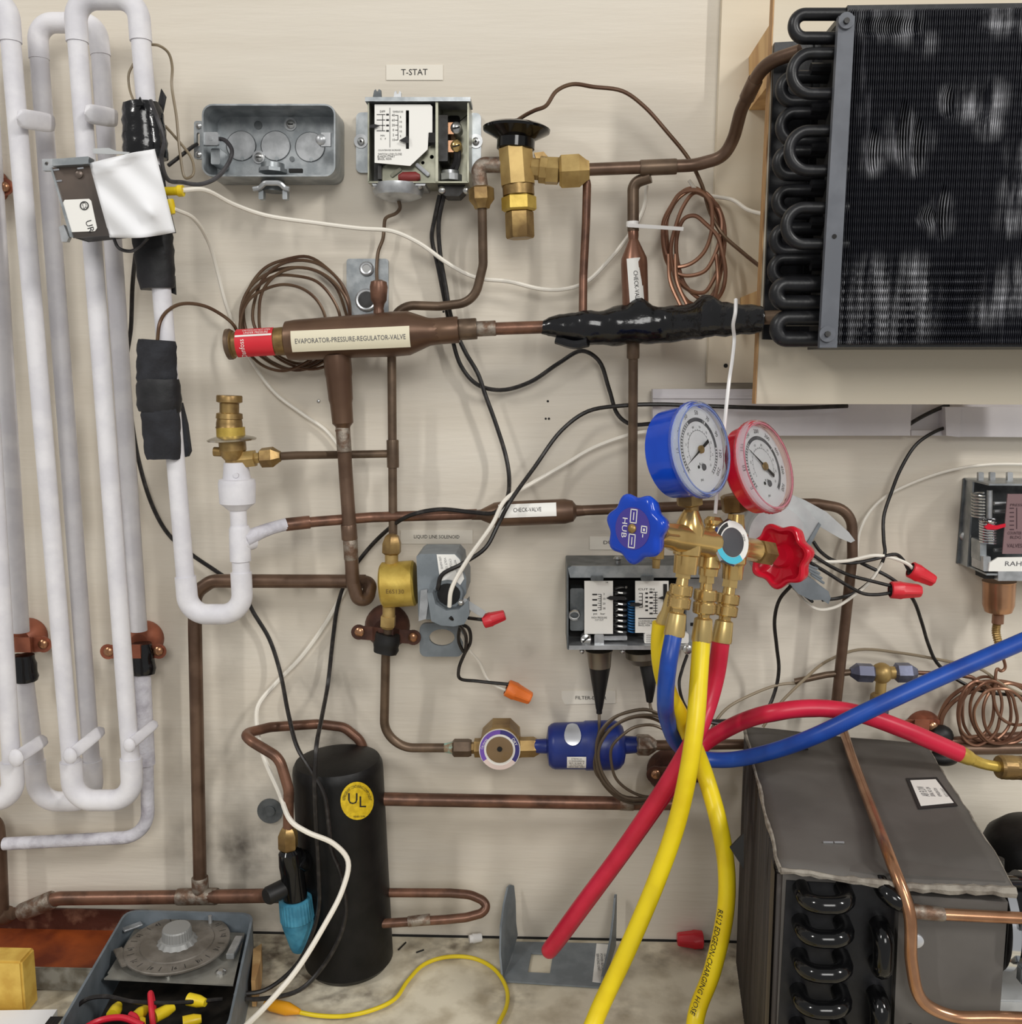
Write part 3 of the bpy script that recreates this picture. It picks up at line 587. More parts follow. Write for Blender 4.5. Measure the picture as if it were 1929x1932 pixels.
# bracket plate with grommet
t = thing('wall_plate', 'small galvanised mounting plate with screw and grommet behind the copper cap', 'bracket', (692, 595, .0005))
MB().plate(rrect(654, 488, 733, 594, 6), .0006, .004).build('plate', 'galv', t)
for y, mt in ((507, 'galvlite'), (566, 'galvlite')):
    r = 14 if y < 520 else 22; k = mpp((692, y, .006)); o = MB().sweep([P(692 + (r - 4) * math.cos(a * .3142), y + (r - 4) * math.sin(a * .3142), .006) for a in range(20)], 4 * k, 8, True).build('washer_ring', mt, t)
    MB().disc(692, y, r - 5, .004, .0075, 14).build('screw' if y < 520 else 'grommet', 'screw' if y < 520 else 'steeldark', t)
# ================================================================ expansion valve (black-capped)
D = .052
t = thing('expansion_valve', 'brass thermostatic expansion valve with a black disc head', 'valve', (980, 450, D))
MB().rev((976, 225, D), (973, 283, D), [(0, 6), (.1, 9), (.16, 10), (.17, 30), (.24, 56), (.32, 64), (.4, 63), (.62, 40), (.66, 36), (.97, 36), (1, 33)], 36).build('power_head', 'glossblack', t)
MB().cyl((973, 281, D), (978, 350, D), 34, 8, rot=.39).build('body', 'brass', t)
MB().cyl((978, 349, D), (979, 369, D), 30, 24).build('collar', 'brassdark', t)
MB().cyl((979, 369, D), (980, 399, D), 33, 6, .12, rot=.52).build('hex_nut', 'brassyellow', t)
MB().rev((980, 399, D), (982, 450, D), [(0, 24), (.05, 27), (.93, 27), (1, 25)], 6, rot=.52).build('cap', 'brassdark', t)
MB().pipe([(950, 311, D), (902, 311, D), (907, 356, D)], 14.5, bend=14).build('elbow', 'solder', t)
MB().rev((908, 352, D), (910, 394, D), [(0, 18), (.1, 24), (.6, 24), (.85, 16), (1, 14)], 6, rot=.52).build('flare_nut', 'brassdark', t)
MB().rev((1002, 318, D), (1032, 321, D), [(0, 20), (.5, 20), (.55, 25), (1, 25)], 8).build('outlet_neck', 'brass', t)
MB().plate([(1008, 288), (1026, 286), (1040, 302), (1030, 310), (1012, 300)], D - .014, D - .004).build('side_boss', 'brassdark', t)
MB().rev((1027, 322, D), (1056, 323, D), [(0, 22), (.1, 26), (.9, 26), (1, 20)], 6).build('hex_nut', 'brass', t)
MB().rev((1055, 324, D), (1112, 321, D), [(0, 28), (.08, 34), (.66, 34), (.9, 22), (1, 19)], 6, rot=.2).build('flare_nut', 'brass', t)
def line(name, label, pts, r, mat, bend=40, cat='pipe', grp=None, parts=(), d=None):
    """a copper line; parts: (name, a, b, r, mat) couplings"""
    pts = [p if len(p) == 3 else (*p, d) for p in pts]
    if parts:
        t = thing(name, label, cat, pts[-1], grp); MB().pipe(pts, r, bend).build('tubing', mat, t)
        for nm, a, b, rr, mm in parts:
            a = a if len(a) == 3 else (*a, d); b = b if len(b) == 3 else (*b, d)
            MB().rev(a, b, [(0, rr * .96), (.04, rr), (.96, rr), (1, rr * .96)], 18).build(nm, mm, t)
        return t
    return tag(MB().pipe(pts, r, bend).build(name, mat), label, cat, grp)
line('suction_line', 'brown copper line from the expansion valve curving up into the black coil', [(1105, 320, D), (1310, 312, D), (1365, 297, .06), (1385, 262, .07), (1398, 210, .09), (1440, 120, .13), (1510, 97, .15)], 12, 'copperbrown', 90, 'pipe', None,
     [('coupling', (1208, 317, D), (1277, 314, D), 14.5, 'copperdull'), ('coupling', (1409, 186, .1005), (1426, 150, .1165), 14.5, 'copperbrown')])
line('equalizer_tube', 'thin copper tube dropping from the flare nut to the taped joint', [(1098, 325, D - .006), (1108, 345, D - .006), (1106, 420, .045), (1101, 520, .045), (1100, 600, .05)], 8, 'copperred', 30)
line('liquid_tube', 'copper tube from the expansion valve elbow curving down to the regulator valve', [(910, 390, D), (912, 500, .045), (895, 570, .04), (830, 578, .035), (770, 576, .035), (745, 592, .035), (739, 640, .035), (742, 1012, .035)], 8.5, 'copperdull', 45, 'pipe', None,
     [('tee', (741, 830, .035), (742, 882, .035), 11.5, 'copperdull')])
# bulb capillary over to coils
tag(MB().tube([(978, 226, D), (992, 217, .056), (1010, 208, .06), (1030, 200, .06), (1050, 172, .058), (1080, 159, .055), (1120, 164, .05), (1175, 172, .048), (1215, 200, .045), (1260, 250, .042), (1300, 300, .038), (1325, 350, .035), (1340, 400, .03), (1362, 440, .03), (1400, 475, .045), (1450, 515, .11), (1470, 535, .15)], 3.8, 8).build('capillary_tube', 'capbrown'), 'dark capillary arching from the black valve head across to the coil', 'tube')
# copper capillary bundle
t = thing('capillary_coil', 'loose coil of copper capillary tubing left of the wooden boards', 'tube coil', (1310, 585, .02))
rr = random.Random(4)
for k, (cx, cy, rx, ry, a, dd) in enumerate(((1310, 455, 52, 98, -4, .02), (1306, 440, 54, 82, 8, .024), (1322, 490, 44, 82, -14, .028), (1298, 430, 46, 76, 14, .032), (1318, 470, 50, 106, 2, .026))):
    pts = []
    for j in range(14):
        an = 2 * math.pi * j / 14; x = rx * math.cos(an) * (1 + rr.uniform(-.05, .05)); y = ry * math.sin(an) * (1 + rr.uniform(-.04, .04)); ca, sa = math.cos(math.radians(a)), math.sin(math.radians(a))
        pts.append((cx + x * ca - y * sa, cy + x * sa + y * ca, dd + .006 * math.sin(an + k)))
    MB().tube(pts, 3.9, 7, 5, True).build('turn', 'coppercap', t)
for x0, x1, y1 in ((1262, 1288, 584), (1275, 1302, 586), (1352, 1345, 580)): MB().tube([(x0, 480, .03), (x0 + 3, 530, .035), (x1, y1, .048)], 3.9).build('lead', 'coppercap', t)
tag(MB().bar((1185, 425, .056), (1290, 432, .04), 7, 2).build('cable_tie', 'tiewhite'), 'white plastic cable tie from the upright check valve to the capillary coil', 'cable tie')
# vertical check valve
t = thing('check_valve', 'upright copper check valve body with narrow necks above the taped joint', 'valve', (1195, 590, .045))
MB().rev((1195, 428, .045), (1200, 600, .045), [(0, 7), (.04, 10), (.1, 10), (.14, 9), (.34, 24), (.4, 25), (1, 25)], 26).build('body', M('checkcopper', (136, 98, 80), .33, .55, c2=(112, 78, 63), sc=24) and 'checkcopper', t)
MB().pipe([(1195, 436, .045), (1195, 345, .045), (1228, 334, .05)], 11, 18).build('neck', 'copperdull', t)
MB().cyl((1194, 418, .045), (1194, 428, .045), 12, 12).build('tie_band', 'tiewhite', t)
def curved_label(t, a, b, half, rr, txt, mat, h, wid, flip=1, off=.0006):
    """sticker wrapped on a revolved body: axis a->b (px points), half angle, radius px"""
    A, B = PP(a), PP(b); k = mpp(A); ax = (B - A); L = ax.length; ax.normalize(); tc = (CAMLOC - (A + B) / 2); tc = (tc - ax * tc.dot(ax)).normalized(); sd = ax.cross(tc); r = rr * k
    def fn(s, ang, e=0): return A + ax * s + (tc * math.cos(ang) + sd * math.sin(ang)) * (r + off + e)
    V = []; F = []; n = 10
    for i in range(n + 1):
        for s_ in (0, L): V.append(fn(s_, half[0] + (half[1] - half[0]) * i / n))
    for i in range(n): F.append((2*i, 2*i + 1, 2*i + 3, 2*i + 2))
    o = mk('sticker', V, F, mat, t, 60); mid = (half[0] + half[1]) / 2
    if txt: MB().text(txt, lambda u, v: fn(L / 2 + u, mid - flip * v / r, .0003), h * k * 1.35, wid * k).build('lettering', 'inkgrey' if mat == 'labelcream' else 'ink', o)
    return o
curved_label(t, (1192, 490, .045), (1200, 600, .045), (-.75, .35), 25, 'CHECK-VALVE', 'labelwhite', 8, 62, 1)
line('down_tube', 'copper tube running down from the taped joint past the blue gauge', [(1195, 640, .045), (1195, 700, .04), (1194, 950, .03)], 9, 'copperdull', 30, 'pipe', None, [('reducer', (1195, 640, .045), (1195, 676, .042), 12, 'copperdull')])
# ================================================================ pressure regulator valve (big brown)
D = .055
t = thing('pressure_regulator', 'large brown copper evaporator pressure regulator with red sticker and lettered strip', 'valve', (640, 690, D))
MB().rev((540, 643, D), (862, 623, D), [(0, 30), (.01, 36), (.06, 38), (.45, 40), (.62, 42), (.72, 41), (.84, 26), (.87, 25), (.97, 23), (1, 19)], 32).build('body', M('regbrown', (110, 85, 67), .36, .5, c2=(94, 70, 55), sc=14) and 'regbrown', t)
MB().rev((437, 650, D), (545, 643, D), [(0, 26), (.03, 27), (.05, 23), (.3, 24), (.8, 26), (1, 27)], 28).build('end_sleeve', 'brassdark', t)
MB().rev((428, 650, D), (440, 649, D), [(0, 24), (.2, 29), (.7, 29), (1, 25)], 28).build('end_cap', 'copperdull', t)
o = curved_label(t, (451, 649, D), (521, 645, D), (-1.35, 1.1), 26.5, None, 'rednut', 9, 20)
for a0, a1 in ((-.62, -.48),): curved_label(o, (452, 649, D), (520, 645, D), (a0, a1), 26.8, None, 'labelwhite', 9, 20)
for s0 in (): curved_label(o, (s0, 648.5, D), (s0 + 5, 648.2, D), (-1.25, -.72), 26.8, None, 'labelwhite', 5, 5) if s0 % 2 else None
A_ = P(451, 649, D); B_ = P(521, 645, D); k = mpp(A_); ax_ = (B_ - A_).normalized(); tc_ = CAMLOC - A_; tc_ = (tc_ - ax_ * tc_.dot(ax_)).normalized(); sd_ = ax_.cross(tc_); rq = 27 * k
def rl(sx, ang): return A_ + ax_ * sx * k + (tc_ * math.cos(ang) + sd_ * math.sin(ang)) * (rq + .0009)
MB().text('Danfoss', lambda u, v: rl(14 - v / k, .38 - u / rq), 14 * k, 36 * k).build('lettering', 'labelwhite', o)
MB().text('CAUTION DO NOT OPEN', lambda u, v: rl(40 + u / k, -.98 - v / rq), 7 * k, 52 * k).text('UNDER PRESSURE', lambda u, v: rl(40 + u / k, -.74 - v / rq), 7 * k, 46 * k).build('lettering', 'labelwhite', o)
o = curved_label(t, (560, 642.5, D), (779, 633, D), (-.42, .5), 41.5, 'EVAPORATOR-PRESSURE-REGULATOR-VALVE', 'labelcream', 9, 205, 1, .001)
MB().rev((636, 670, D), (648, 808, D), [(0, 26), (.25, 26), (.3, 24.5), (.6, 23), (.66, 21), (.93, 20), (.97, 15), (1, 13)], 24).build('branch', 'regbrown', t)
MB().rev((715, 605, D), (715, 528, D), [(0, 10), (.25, 10), (.3, 9), (.42, 11), (.5, 15), (.82, 17), (.95, 15), (1, 7)], 20).build('access_cap', 'copperred', t)
MB().sweep([P(646 + 14 * 0, 808, D), P(647, 812, D)], 14 * mpp((646, 808, D)), 14).build('solder_joint', 'solder', t)
line('suction_reducer', 'short stretch of copper reducers and solder joints right of the regulator', [(855, 623, D), (1030, 617, D)], 12, 'copperred', 20, 'pipe', None,
     [('coupling', (812, 626, D), (866, 622, D), 25, 'regbrown'), ('coupling', (866, 622, D), (900, 620, D), 20, 'copperdull'), ('solder_joint', (893, 621, D), (936, 619, D), 14.5, 'solder')])
line('riser_pipe', 'upright copper pipe with solder joints dropping from the regulator to a hook bend', [(647, 805, D), (653, 900, .05), (660, 1000, .05), (666, 1100, .05), (676, 1132, .05), (694, 1130, .045), (700, 1100, .035), (680, 1097, .033)], 13, 'copperbrown', 20, 'pipe', None,
     [('solder_joint', (647, 806, D), (650, 852, D), 13.8, 'solder'), ('coupling', (658, 990, .05), (660, 1018, .05), 15, 'copperbrown'), ('solder_band', (661, 1018, .05), (663, 1056, .05), 13.6, 'solder')])
line('return_pipe', 'brown copper pipe running left behind the white trap then down to the tee', [(690, 1097, .033), (400, 1096, .033), (368, 1118, .033), (368, 1180, .033), (378, 1690, .033)], 13, 'copperbrown', 34)
# capillary coil behind the regulator
t = thing('capillary_coil', 'loops of thin brown capillary tubing behind the regulator valve', 'tube coil', (560, 700, .012))
for k_, (cx, cy, rx, ry, a, dd) in enumerate(((560, 590, 98, 105, 0, .010), (556, 600, 100, 96, 12, .015), (568, 588, 90, 97, -10, .02), (548, 606, 92, 88, 20, .024), (574, 600, 86, 98, -22, .028), (535, 618, 82, 80, 14, .03))):
    pts = []
    for j in range(14):
        an = 2 * math.pi * j / 14; x = rx * math.cos(an) * (1 + rr.uniform(-.04, .04)); y = ry * math.sin(an) * (1 + rr.uniform(-.03, .03)); ca, sa = math.cos(math.radians(a)), math.sin(math.radians(a))
        yy = cy + x * sa + y * ca
        pts.append((cx + x * ca - y * sa, yy, dd + .003 * math.sin(an + k_)))
    MB().tube(pts, 3, 7, 5, True).build('turn', 'capbrown', t)
tag(MB().tube([(448, 626, .05), (440, 612, .055), (420, 595, .06), (385, 577, .07), (345, 573, .08), (318, 585, .09), (302, 608, .1), (297, 645, .1)], 3.4).build('capillary_tube', 'capbrown'), 'short brown capillary arching from the regulator end into the foam sleeve', 'tube')
# black taped joint
t = thing('taped_joint', 'lumpy joint wrapped in glossy black tape between regulator and coil', 'taped pipe', (1230, 660, .05))
W = [(1022, 618, 13), (1040, 616, 21), (1072, 616, 26), (1100, 617, 33), (1130, 618, 35), (1165, 615, 40), (1200, 612, 40), (1240, 613, 38), (1290, 609, 37), (1325, 604, 38), (1350, 602, 36), (1390, 602, 32), (1425, 603, 29), (1438, 603, 26)]
V = []; F = []; seg = 24; C = []
r2 = random.Random(9)
for i in range(len(W) - 1):
    for q in range(4):
        f = q / 4; C.append(tuple(W[i][j] * (1 - f) + W[i + 1][j] * f for j in range(3)))
C.append(W[-1]); rows = 0
for x, y, r in C:
    dd = .055 + max(0, (x - 1250)) / 190 * .085; c = P(x, y, dd); k = mpp(c)
    rr_ = r * (1 + r2.uniform(-.03, .03) + .025 * math.sin(x * .12))
    for j in range(seg):
        a = 2 * math.pi * j / seg; q = rr_ * (1 + .03 * math.sin(3 * a + x * .05)); bumpv = 0
        for bx, bw, bh in ((1205, 20, 14), (1335, 24, 12)): bumpv += bh * max(0, 1 - ((x - bx) / bw) ** 2) * max(0, math.sin(a)) ** 2
        V.append(c + Vector((0, -math.cos(a) * q * k * .85, math.sin(a) * (q * .92 + bumpv) * k)))
    rows += 1
for i in range(rows - 1):
    for j in range(seg): F.append((i*seg + j, i*seg + (j+1) % seg, (i+1)*seg + (j+1) % seg, (i+1)*seg + j))
F += [tuple(range(seg)), tuple((rows - 1)*seg + j for j in range(seg))]
mk('tape_wrap', V, F, 'tape', t, 60)
MB().tube([(1050, 640, .055), (1085, 650, .06), (1110, 646, .065)], 9).build('tape_ridge', 'tape', t)
MB().cyl((1425, 600, .135), (1500, 597, .16), 13, 16).build('stub_pipe', 'copperdull', t)
# hook wire
tag(MB().tube([(1389, 565, .15), (1388, 590, .158), (1384, 612, .152), (1386, 640, .14), (1382, 680, .15), (1376, 720, .16), (1371, 765, .165), (1360, 880, .165), (1353, 935, .165), (1350, 970, .17)], 3.6, 7).build('hook_wire', 'tiewhite'), 'white plastic hook wire hanging from the black tape down to the gauge set', 'hook')
# ================================================================ brass automatic valve on the trap
D = .085
t = thing('spring_valve', 'stepped brass valve with a silver flange sitting on the white trap', 'valve', (440, 885, D))
MB().rev((433, 746, D), (433, 808, D), [(0, 23), (.03, 24), (.2, 24), (.24, 18), (.52, 18), (.55, 24), (.7, 25), (.72, 23), (.85, 24.5), (.95, 24.5), (1, 26)], 16).build('adjuster', 'brassdark', t)
MB().cyl((435, 806, D), (436, 825, D), 26.5, 24).build('ring', 'brassyellow', t)
MB().rev((437, 822, D), (438, 834, D), [(0, 26), (.3, 40), (.55, 46), (.8, 44), (1, 28)], 36).build('flange', M('silverflange', (186, 180, 168), .25, .9) and 'silverflange', t)
MB().rev((438, 832, D), (443, 884, D), [(0, 25), (.35, 25), (.4, 23), (.55, 22), (.7, 16), (1, 16)], 20).build('body', 'brassdark', t)
MB().cyl((404, 852, D), (424, 853, D), 9, 12).build('plug', 'brassdark', t)
MB().rev((448, 868, D), (496, 863, D), [(0, 13), (.3, 17), (.7, 17), (.72, 11), (1, 11)], 6).build('outlet', 'brass', t)
MB().rev((491, 864, D), (530, 861, D), [(0, 14), (.08, 19), (.62, 20), (.9, 12), (1, 10)], 6, rot=.2).build('flare_nut', 'brassdark', t)
line('cross_tube', 'thin copper tube running right from the spring valve to the upright tee', [(526, 861, D), (560, 859, .07), (640, 858, .033), (742, 856, .033)], 7.5, 'copperdull', 60)
# horizontal check valve line
line('hot_gas_line', 'rough reddish copper line leaving the frosted branch toward the level check valve', [(538, 990, .06), (600, 984, .05), (700, 976, .036), (900, 970, .034)], 10, 'copperred', 60, 'pipe', None, [('lump', (538, 990, .06), (585, 985, .052), 12.5, 'copperred')])
t = thing('check_valve', 'level copper check valve body lying under the black wires', 'valve', (1000, 990, .035))
MB().rev((890, 972, .034), (1110, 963, .034), [(0, 9), (.08, 10), (.2, 22), (.26, 23.5), (.8, 23.5), (.87, 20), (.9, 11), (1, 9)], 26).build('body', M('checkdull', (112, 88, 70), .4, .45, c2=(92, 70, 56), sc=24) and 'checkdull', t)
curved_label(t, (942, 969, .034), (1050, 965, .034), (-.75, .35), 23.6, 'CHECK-VALVE', 'labelwhite', 8, 52, 1)
line('hot_gas_pipe', 'brown copper pipe from the level check valve passing behind the gauges and down at right', [(1100, 963, .034), (1400, 951, .034), (1540, 950, .034), (1608, 962, .034), (1609, 1050, .034), (1578, 1330, .034)], 10, 'copperbrown', 60)
# ================================================================ solenoid valve
D = .05
t = thing('solenoid_valve', 'round yellow brass solenoid valve body with flare nuts under the lettered label', 'valve', (745, 1180, D))
MB().rev((740, 1008, D), (739, 1046, D), [(0, 9), (.1, 14), (.45, 19), (.9, 19), (1, 14)], 6).build('flare_nut', 'brassdark', t)
MB().cyl((739, 1042, D), (739, 1064, D), 12.5, 18).build('neck', 'brass', t)
A = P(722, 1102, D); B = P(783, 1102, D)
MB().rev((720, 1104, D), (785, 1100, D), [(0, 38), (.06, 43), (.94, 43), (1, 39)], 36).build('body', 'brassyellow', t)
k = mpp((752, 1100, D + .02)); ob = P(752, 1112, D); rr0 = 43.4 * mpp((752, 1102, D))
MB().text('E6S130', lambda u, v: Vector((ob.x + u, -D - rr0 * math.cos((v) / rr0 - .12), P(752, 1102, D).z + rr0 * math.sin(v / rr0 - .12))), 12 * k, 34 * k).build('embossing', 'brassdark', t)
MB().cyl((734, 1144, D), (734, 1165, D), 12, 18).build('neck', 'brass', t)
MB().rev((733, 1162, D), (732, 1186, D), [(0, 15), (.8, 15), (1, 11)], 6).build('flare_nut', 'brass', t)
t = hanger('bell_hanger', 'dark brown bell hanger clamping the tube under the brass solenoid valve', 732, 1180, 43, 672, 1193, 785, 1203, 'bellbrown', .02, .036, 26)
lump((733, 1196, .046), (727, 1231, .046), (24, 24), 5, .06, 21).build('rubber_sleeve', 'rubber', t, 50)
line('liquid_line', 'copper tube from the solenoid valve curving right to the sight glass', [(733, 1180, .046), (728, 1240, .042), (725, 1380, .035), (760, 1411, .035), (850, 1411, .035)], 8.5, 'copperdull', 55)
# solenoid coil housing
t = thing('solenoid_coil', 'grey sheet steel solenoid coil housing with open cap beside the brass valve', 'solenoid coil', (835, 1180, .03))
MB().plate([(786, 1050), (793, 1045), (860, 1045), (870, 1056), (872, 1070), (880, 1090), (880, 1120), (846, 1170), (790, 1168)], .02, .075).build('case', 'greypaint', t)
MB().plate([(824, 1046), (858, 1046), (868, 1056), (876, 1092), (866, 1108), (832, 1106)], .0752, .0757).ptext('', 850, 1070, 4, .076).build('sticker', 'labelwhite', t)
m = MB()
for i, s_ in enumerate(('LISTED SOLENOID', 'VOLT 120', 'CYCLE 60', 'WATT 9 CLASS B')): m.ptext(s_, 832 + i * 9.5, 1062 + i * 2, 4.2, .0759, -80, 24)
m.build('sticker_print', 'inkgrey', t)
V = [P(845 + 27 * math.cos(a), 1122 + 24 * math.sin(a), .0765) for a in [i * .3142 for i in range(20)]]
o = MB().sweep(V, .0022, 6, True).build('cap_rim', 'greypaint', t)
MB().disc(847, 1120, 22, .0757, .078, 20).build('rubber_grommet', 'rubber', t)
MB().plate([(806, 1120), (816, 1118), (822, 1140), (842, 1152), (866, 1150), (884, 1132), (886, 1160), (876, 1178), (856, 1182), (832, 1180), (814, 1172)], .078, .094).build('cap_lip', 'greypaint', t)
MB().bar((873, 1134, .09), (914, 1160, .085), 14, 3, .3).build('cap_tab', 'greylight', t); MB().ball((870, 1137, .093), 6).build('rivet', 'screw', t)
MB().plate([(794, 1114), (806, 1112), (808, 1140), (804, 1168), (790, 1172)], .076, .08).build('bent_lip', 'galvlite', t)
t = thing('loose_bracket', 'grey steel bracket with an oval hole below the solenoid coil housing', 'bracket', (835, 1238, .02))
MB().plate(rrect(792, 1176, 874, 1239, 12), .026, .03, [circ(834, 1203, 24, 20, 16)]).build('plate', 'greypaint', t)
def wirenut(name, label, a, b, mat, w=13):
    t = thing(name, label, 'wire nut', b); A, B = PP(a), PP(b); k = mpp(A); L = (B - A).length; u, v, n = frame(B - A); V = []; F = []; seg = 24
    prof = [(0, .82), (.03, 1), (.35, .98), (.42, .9), (.95, .7), (1, .6)]
    for i, (tt, r) in enumerate(prof):
        for j in range(seg):
            q = r * w * k * (1 + (.09 if (j % 4 < 2 and i >= 2) else 0)); a_ = 2 * math.pi * j / seg; V.append(A + n * L * tt + (u * math.cos(a_) + v * math.sin(a_)) * q)
    for i in range(len(prof) - 1):
        for j in range(seg): F.append((i*seg + j, i*seg + (j+1) % seg, (i+1)*seg + (j+1) % seg, (i+1)*seg + j))
    F += [tuple((len(prof) - 1)*seg + j for j in range(seg))]; o = MB().add(V, F).build('shell', mat, t, 25)
    MB().wrev(A + n * .0006, B - A, [(0, w * k * .7), (L * .1, w * k * .7)], 14).build('mouth', 'holedark', t); return t
wirenut('wire_nut', 'red wire nut pointing up right below the grey solenoid cap', (912, 1173, .08), (953, 1160, .08), 'rednut', 13)
wirenut('wire_nut', 'orange wire nut hanging under the solenoid coil', (956, 1297, .03), (1002, 1318, .03), 'orangenut', 16)
def wire(label, pts, r=3.4, mat='wireblack', d=None, name=None, cat='wire', grp=None):
    pts = [p if len(p) == 3 else (*p, d) for p in pts]
    n = {'wireblack': 'black_wire', 'wirewhite': 'white_wire', 'wiregrey': 'grey_wire'}.get(mat, 'wire')
    return tag(MB().tube(pts, r, 8).build(name or n, mat), label, cat, grp)
wire('black wire looping below the solenoid cap and ending in the orange wire nut', [(850, 1165, .095), (868, 1180, .085), (880, 1205, .06), (876, 1230, .05), (866, 1210, .055), (872, 1180, .07), (884, 1185, .065), (888, 1210, .055), (876, 1235, .045), (866, 1262, .04), (868, 1280, .035), (900, 1285, .03), (960, 1291, .03)])
wire('short black wire curling from the solenoid cap into the red wire nut', [(884, 1166, .085), (900, 1168, .08), (916, 1170, .08)])
wire('thin white wire running down from the grey bracket into the orange wire nut', [(866, 1190, .05), (885, 1225, .04), (905, 1250, .033), (924, 1286, .026), (956, 1303, .026)], 3, 'wirewhite')
# ================================================================ sight glass
D = .035
t = thing('sight_glass', 'brass sight glass with a purple, blue and pale ring in the liquid line', 'sight glass', (940, 1455, D))
MB().rev((836, 1411, D), (858, 1411, D), [(0, 8), (.5, 10), (1, 13)], 14).build('patina', 'patina', t)
MB().rev((854, 1411, D), (890, 1411, D), [(0, 13), (.1, 17), (.85, 17), (1, 15)], 6).build('flare_nut', 'copperdull', t)
MB().rev((888, 1411, D), (1018, 1409, D), [(0, 11), (.05, 11), (.06, 18), (.25, 18), (.3, 20), (.7, 20), (.75, 19), (.92, 19), (1, 13)], 6).build('body', 'brassdark', t)
MB().plate([(904, 1412), (908, 1392), (928, 1373), (962, 1373), (980, 1390), (982, 1412), (976, 1432), (940, 1450), (912, 1434)], D - .012, D + .016).build('hex_base', 'brassdark', t)
dd = D + .016
def ring(t, nm, x, y, r0, r1, a0, a1, d0, d1, mat, n=20, parent=None):
    pts = [(x + r1 * math.cos(math.radians(a0 + (a1 - a0) * i / n)), y - r1 * math.sin(math.radians(a0 + (a1 - a0) * i / n))) for i in range(n + 1)]
    pts += [(x + r0 * math.cos(math.radians(a1 - (a1 - a0) * i / n)), y - r0 * math.sin(math.radians(a1 - (a1 - a0) * i / n))) for i in range(n + 1)]
    return MB().plate(pts, d0, d1).build(nm, mat, parent or t)
o = MB().disc(943, 1415, 39, dd, dd + .004, 36).build('white_rim', 'labelwhite', t)
for a0, a1, mt in ((88, 215, 'purple'), (-38, 88, 'inkblue'), (215, 322, 'pinkpale')): ring(t, 'colour_band', 943, 1415, 29.5, 37.5, a0, a1, dd + .004, dd + .0044, mt, 18, o)
MB().ptext('CAUTION', 914, 1404, 5, dd + .0046, 62, 22).ptext('DRY', 971, 1400, 6, dd + .0046, -62).build('lettering', 'labelwhite', o)
MB().disc(943, 1415, 25.5, dd + .004, dd + .0055, 28, dome=3).build('glass', 'ambershade', t); MB().disc(943, 1414, 5, dd + .0055, dd + .0082, 8).build('indicator', 'holedark', t)
# ================================================================ filter drier
D = .037
t = thing('filter_drier', 'blue painted filter drier canister on the wall', 'filter drier', (1110, 1452, D))
MB().rev((1008, 1408, D), (1204, 1405, D), [(0, 11), (.02, 13), (.12, 14), (.14, 36), (.17, 41), (.2, 43), (.48, 44), (.5, 46), (.78, 46), (.82, 43), (.86, 34), (.88, 17), (1, 15)], 36).build('body', 'bluedrier', t)
k = mpp((1084, 1405, D + .02)); cc = P(1110, 1406, D); Rr = 44.6 * mpp((1110, 1406, D))
def onb(xp, yp, R_=None):                       # a point on the canister under a pixel row
    z = P(xp, yp, D + .02); s_ = max(-.98, min(.98, (z.z - cc.z) / Rr)); return Vector((z.x, -D - Rr * math.sqrt(1 - s_ * s_) - .0009, z.z))
pts = [onb(1081, 1389)] + [onb(1081 + 16 * q_ / 4 * math.cos(a * .3142), 1389 + 15 * q_ / 4 * math.sin(a * .3142)) for q_ in (1, 2, 3, 4) for a in range(20)]
mk('foil_seal', pts, [(0, 1 + a, 1 + (a + 1) % 20) for a in range(20)] + [(1 + r_ * 20 + a, 1 + r_ * 20 + (a + 1) % 20, 21 + r_ * 20 + (a + 1) % 20, 21 + r_ * 20 + a) for r_ in range(3) for a in range(20)], 'foil', t, 60)
V = []; F = []
for i in range(9):
    for j in range(2): V.append(onb(1070 + 36 * j, 1424 + 26 * i / 8))
for i in range(8): F.append((2*i, 2*i + 1, 2*i + 3, 2*i + 2))
o = mk('sticker', V, F, 'labelwhite', t)
m = MB()
for i, (s_, w_) in enumerate((('STEMCO', 20), ('CO ENVIRONMENTAL', 30), ('9KG 30 BAR  5', 28), ('CL CATCH 4.1', 24), ('GROS 3000 100RS', 30))):
    m.text(s_, lambda u, v, i=i: onb(1088, 1428 + i * 4.6) + Vector((u, -.0006, v)), 4.2 * k, w_ * k)
m.build('sticker_print', 'ink', o)
t = thing('flare_joint', 'grey brown flare nut joining the blue drier to the copper line', 'fitting', (1220, 1425, D))
MB().rev((1200, 1405, D), (1240, 1406, D), [(0, 16), (.1, 20), (.6, 20), (.9, 12), (1, 9)], 6).build('flare_nut', 'solder', t)
line('drier_line', 'brown copper pipe running right from the blue drier behind the hoses', [(1236, 1406, D), (1420, 1404, D), (1480, 1404, D)], 9.5, 'copperbrown', 20)
hanger('bell_hanger', 'dark brown bell hanger half hidden behind the red hose near the drier', 1262, 1452, 42, 1232, 1462, 1330, 1462, 'bellbrown', .022, .036, 30)
line('receiver_line', 'rough reddish copper pipe from the black receiver running level to the right', [(708, 1507, .05), (790, 1509, .046), (1200, 1516, .035), (1300, 1516, .035)], 12.5, 'copperred', 40, 'pipe', None, [('solder_joint', (1170, 1515, .036), (1196, 1516, .036), 13.5, 'solder')])
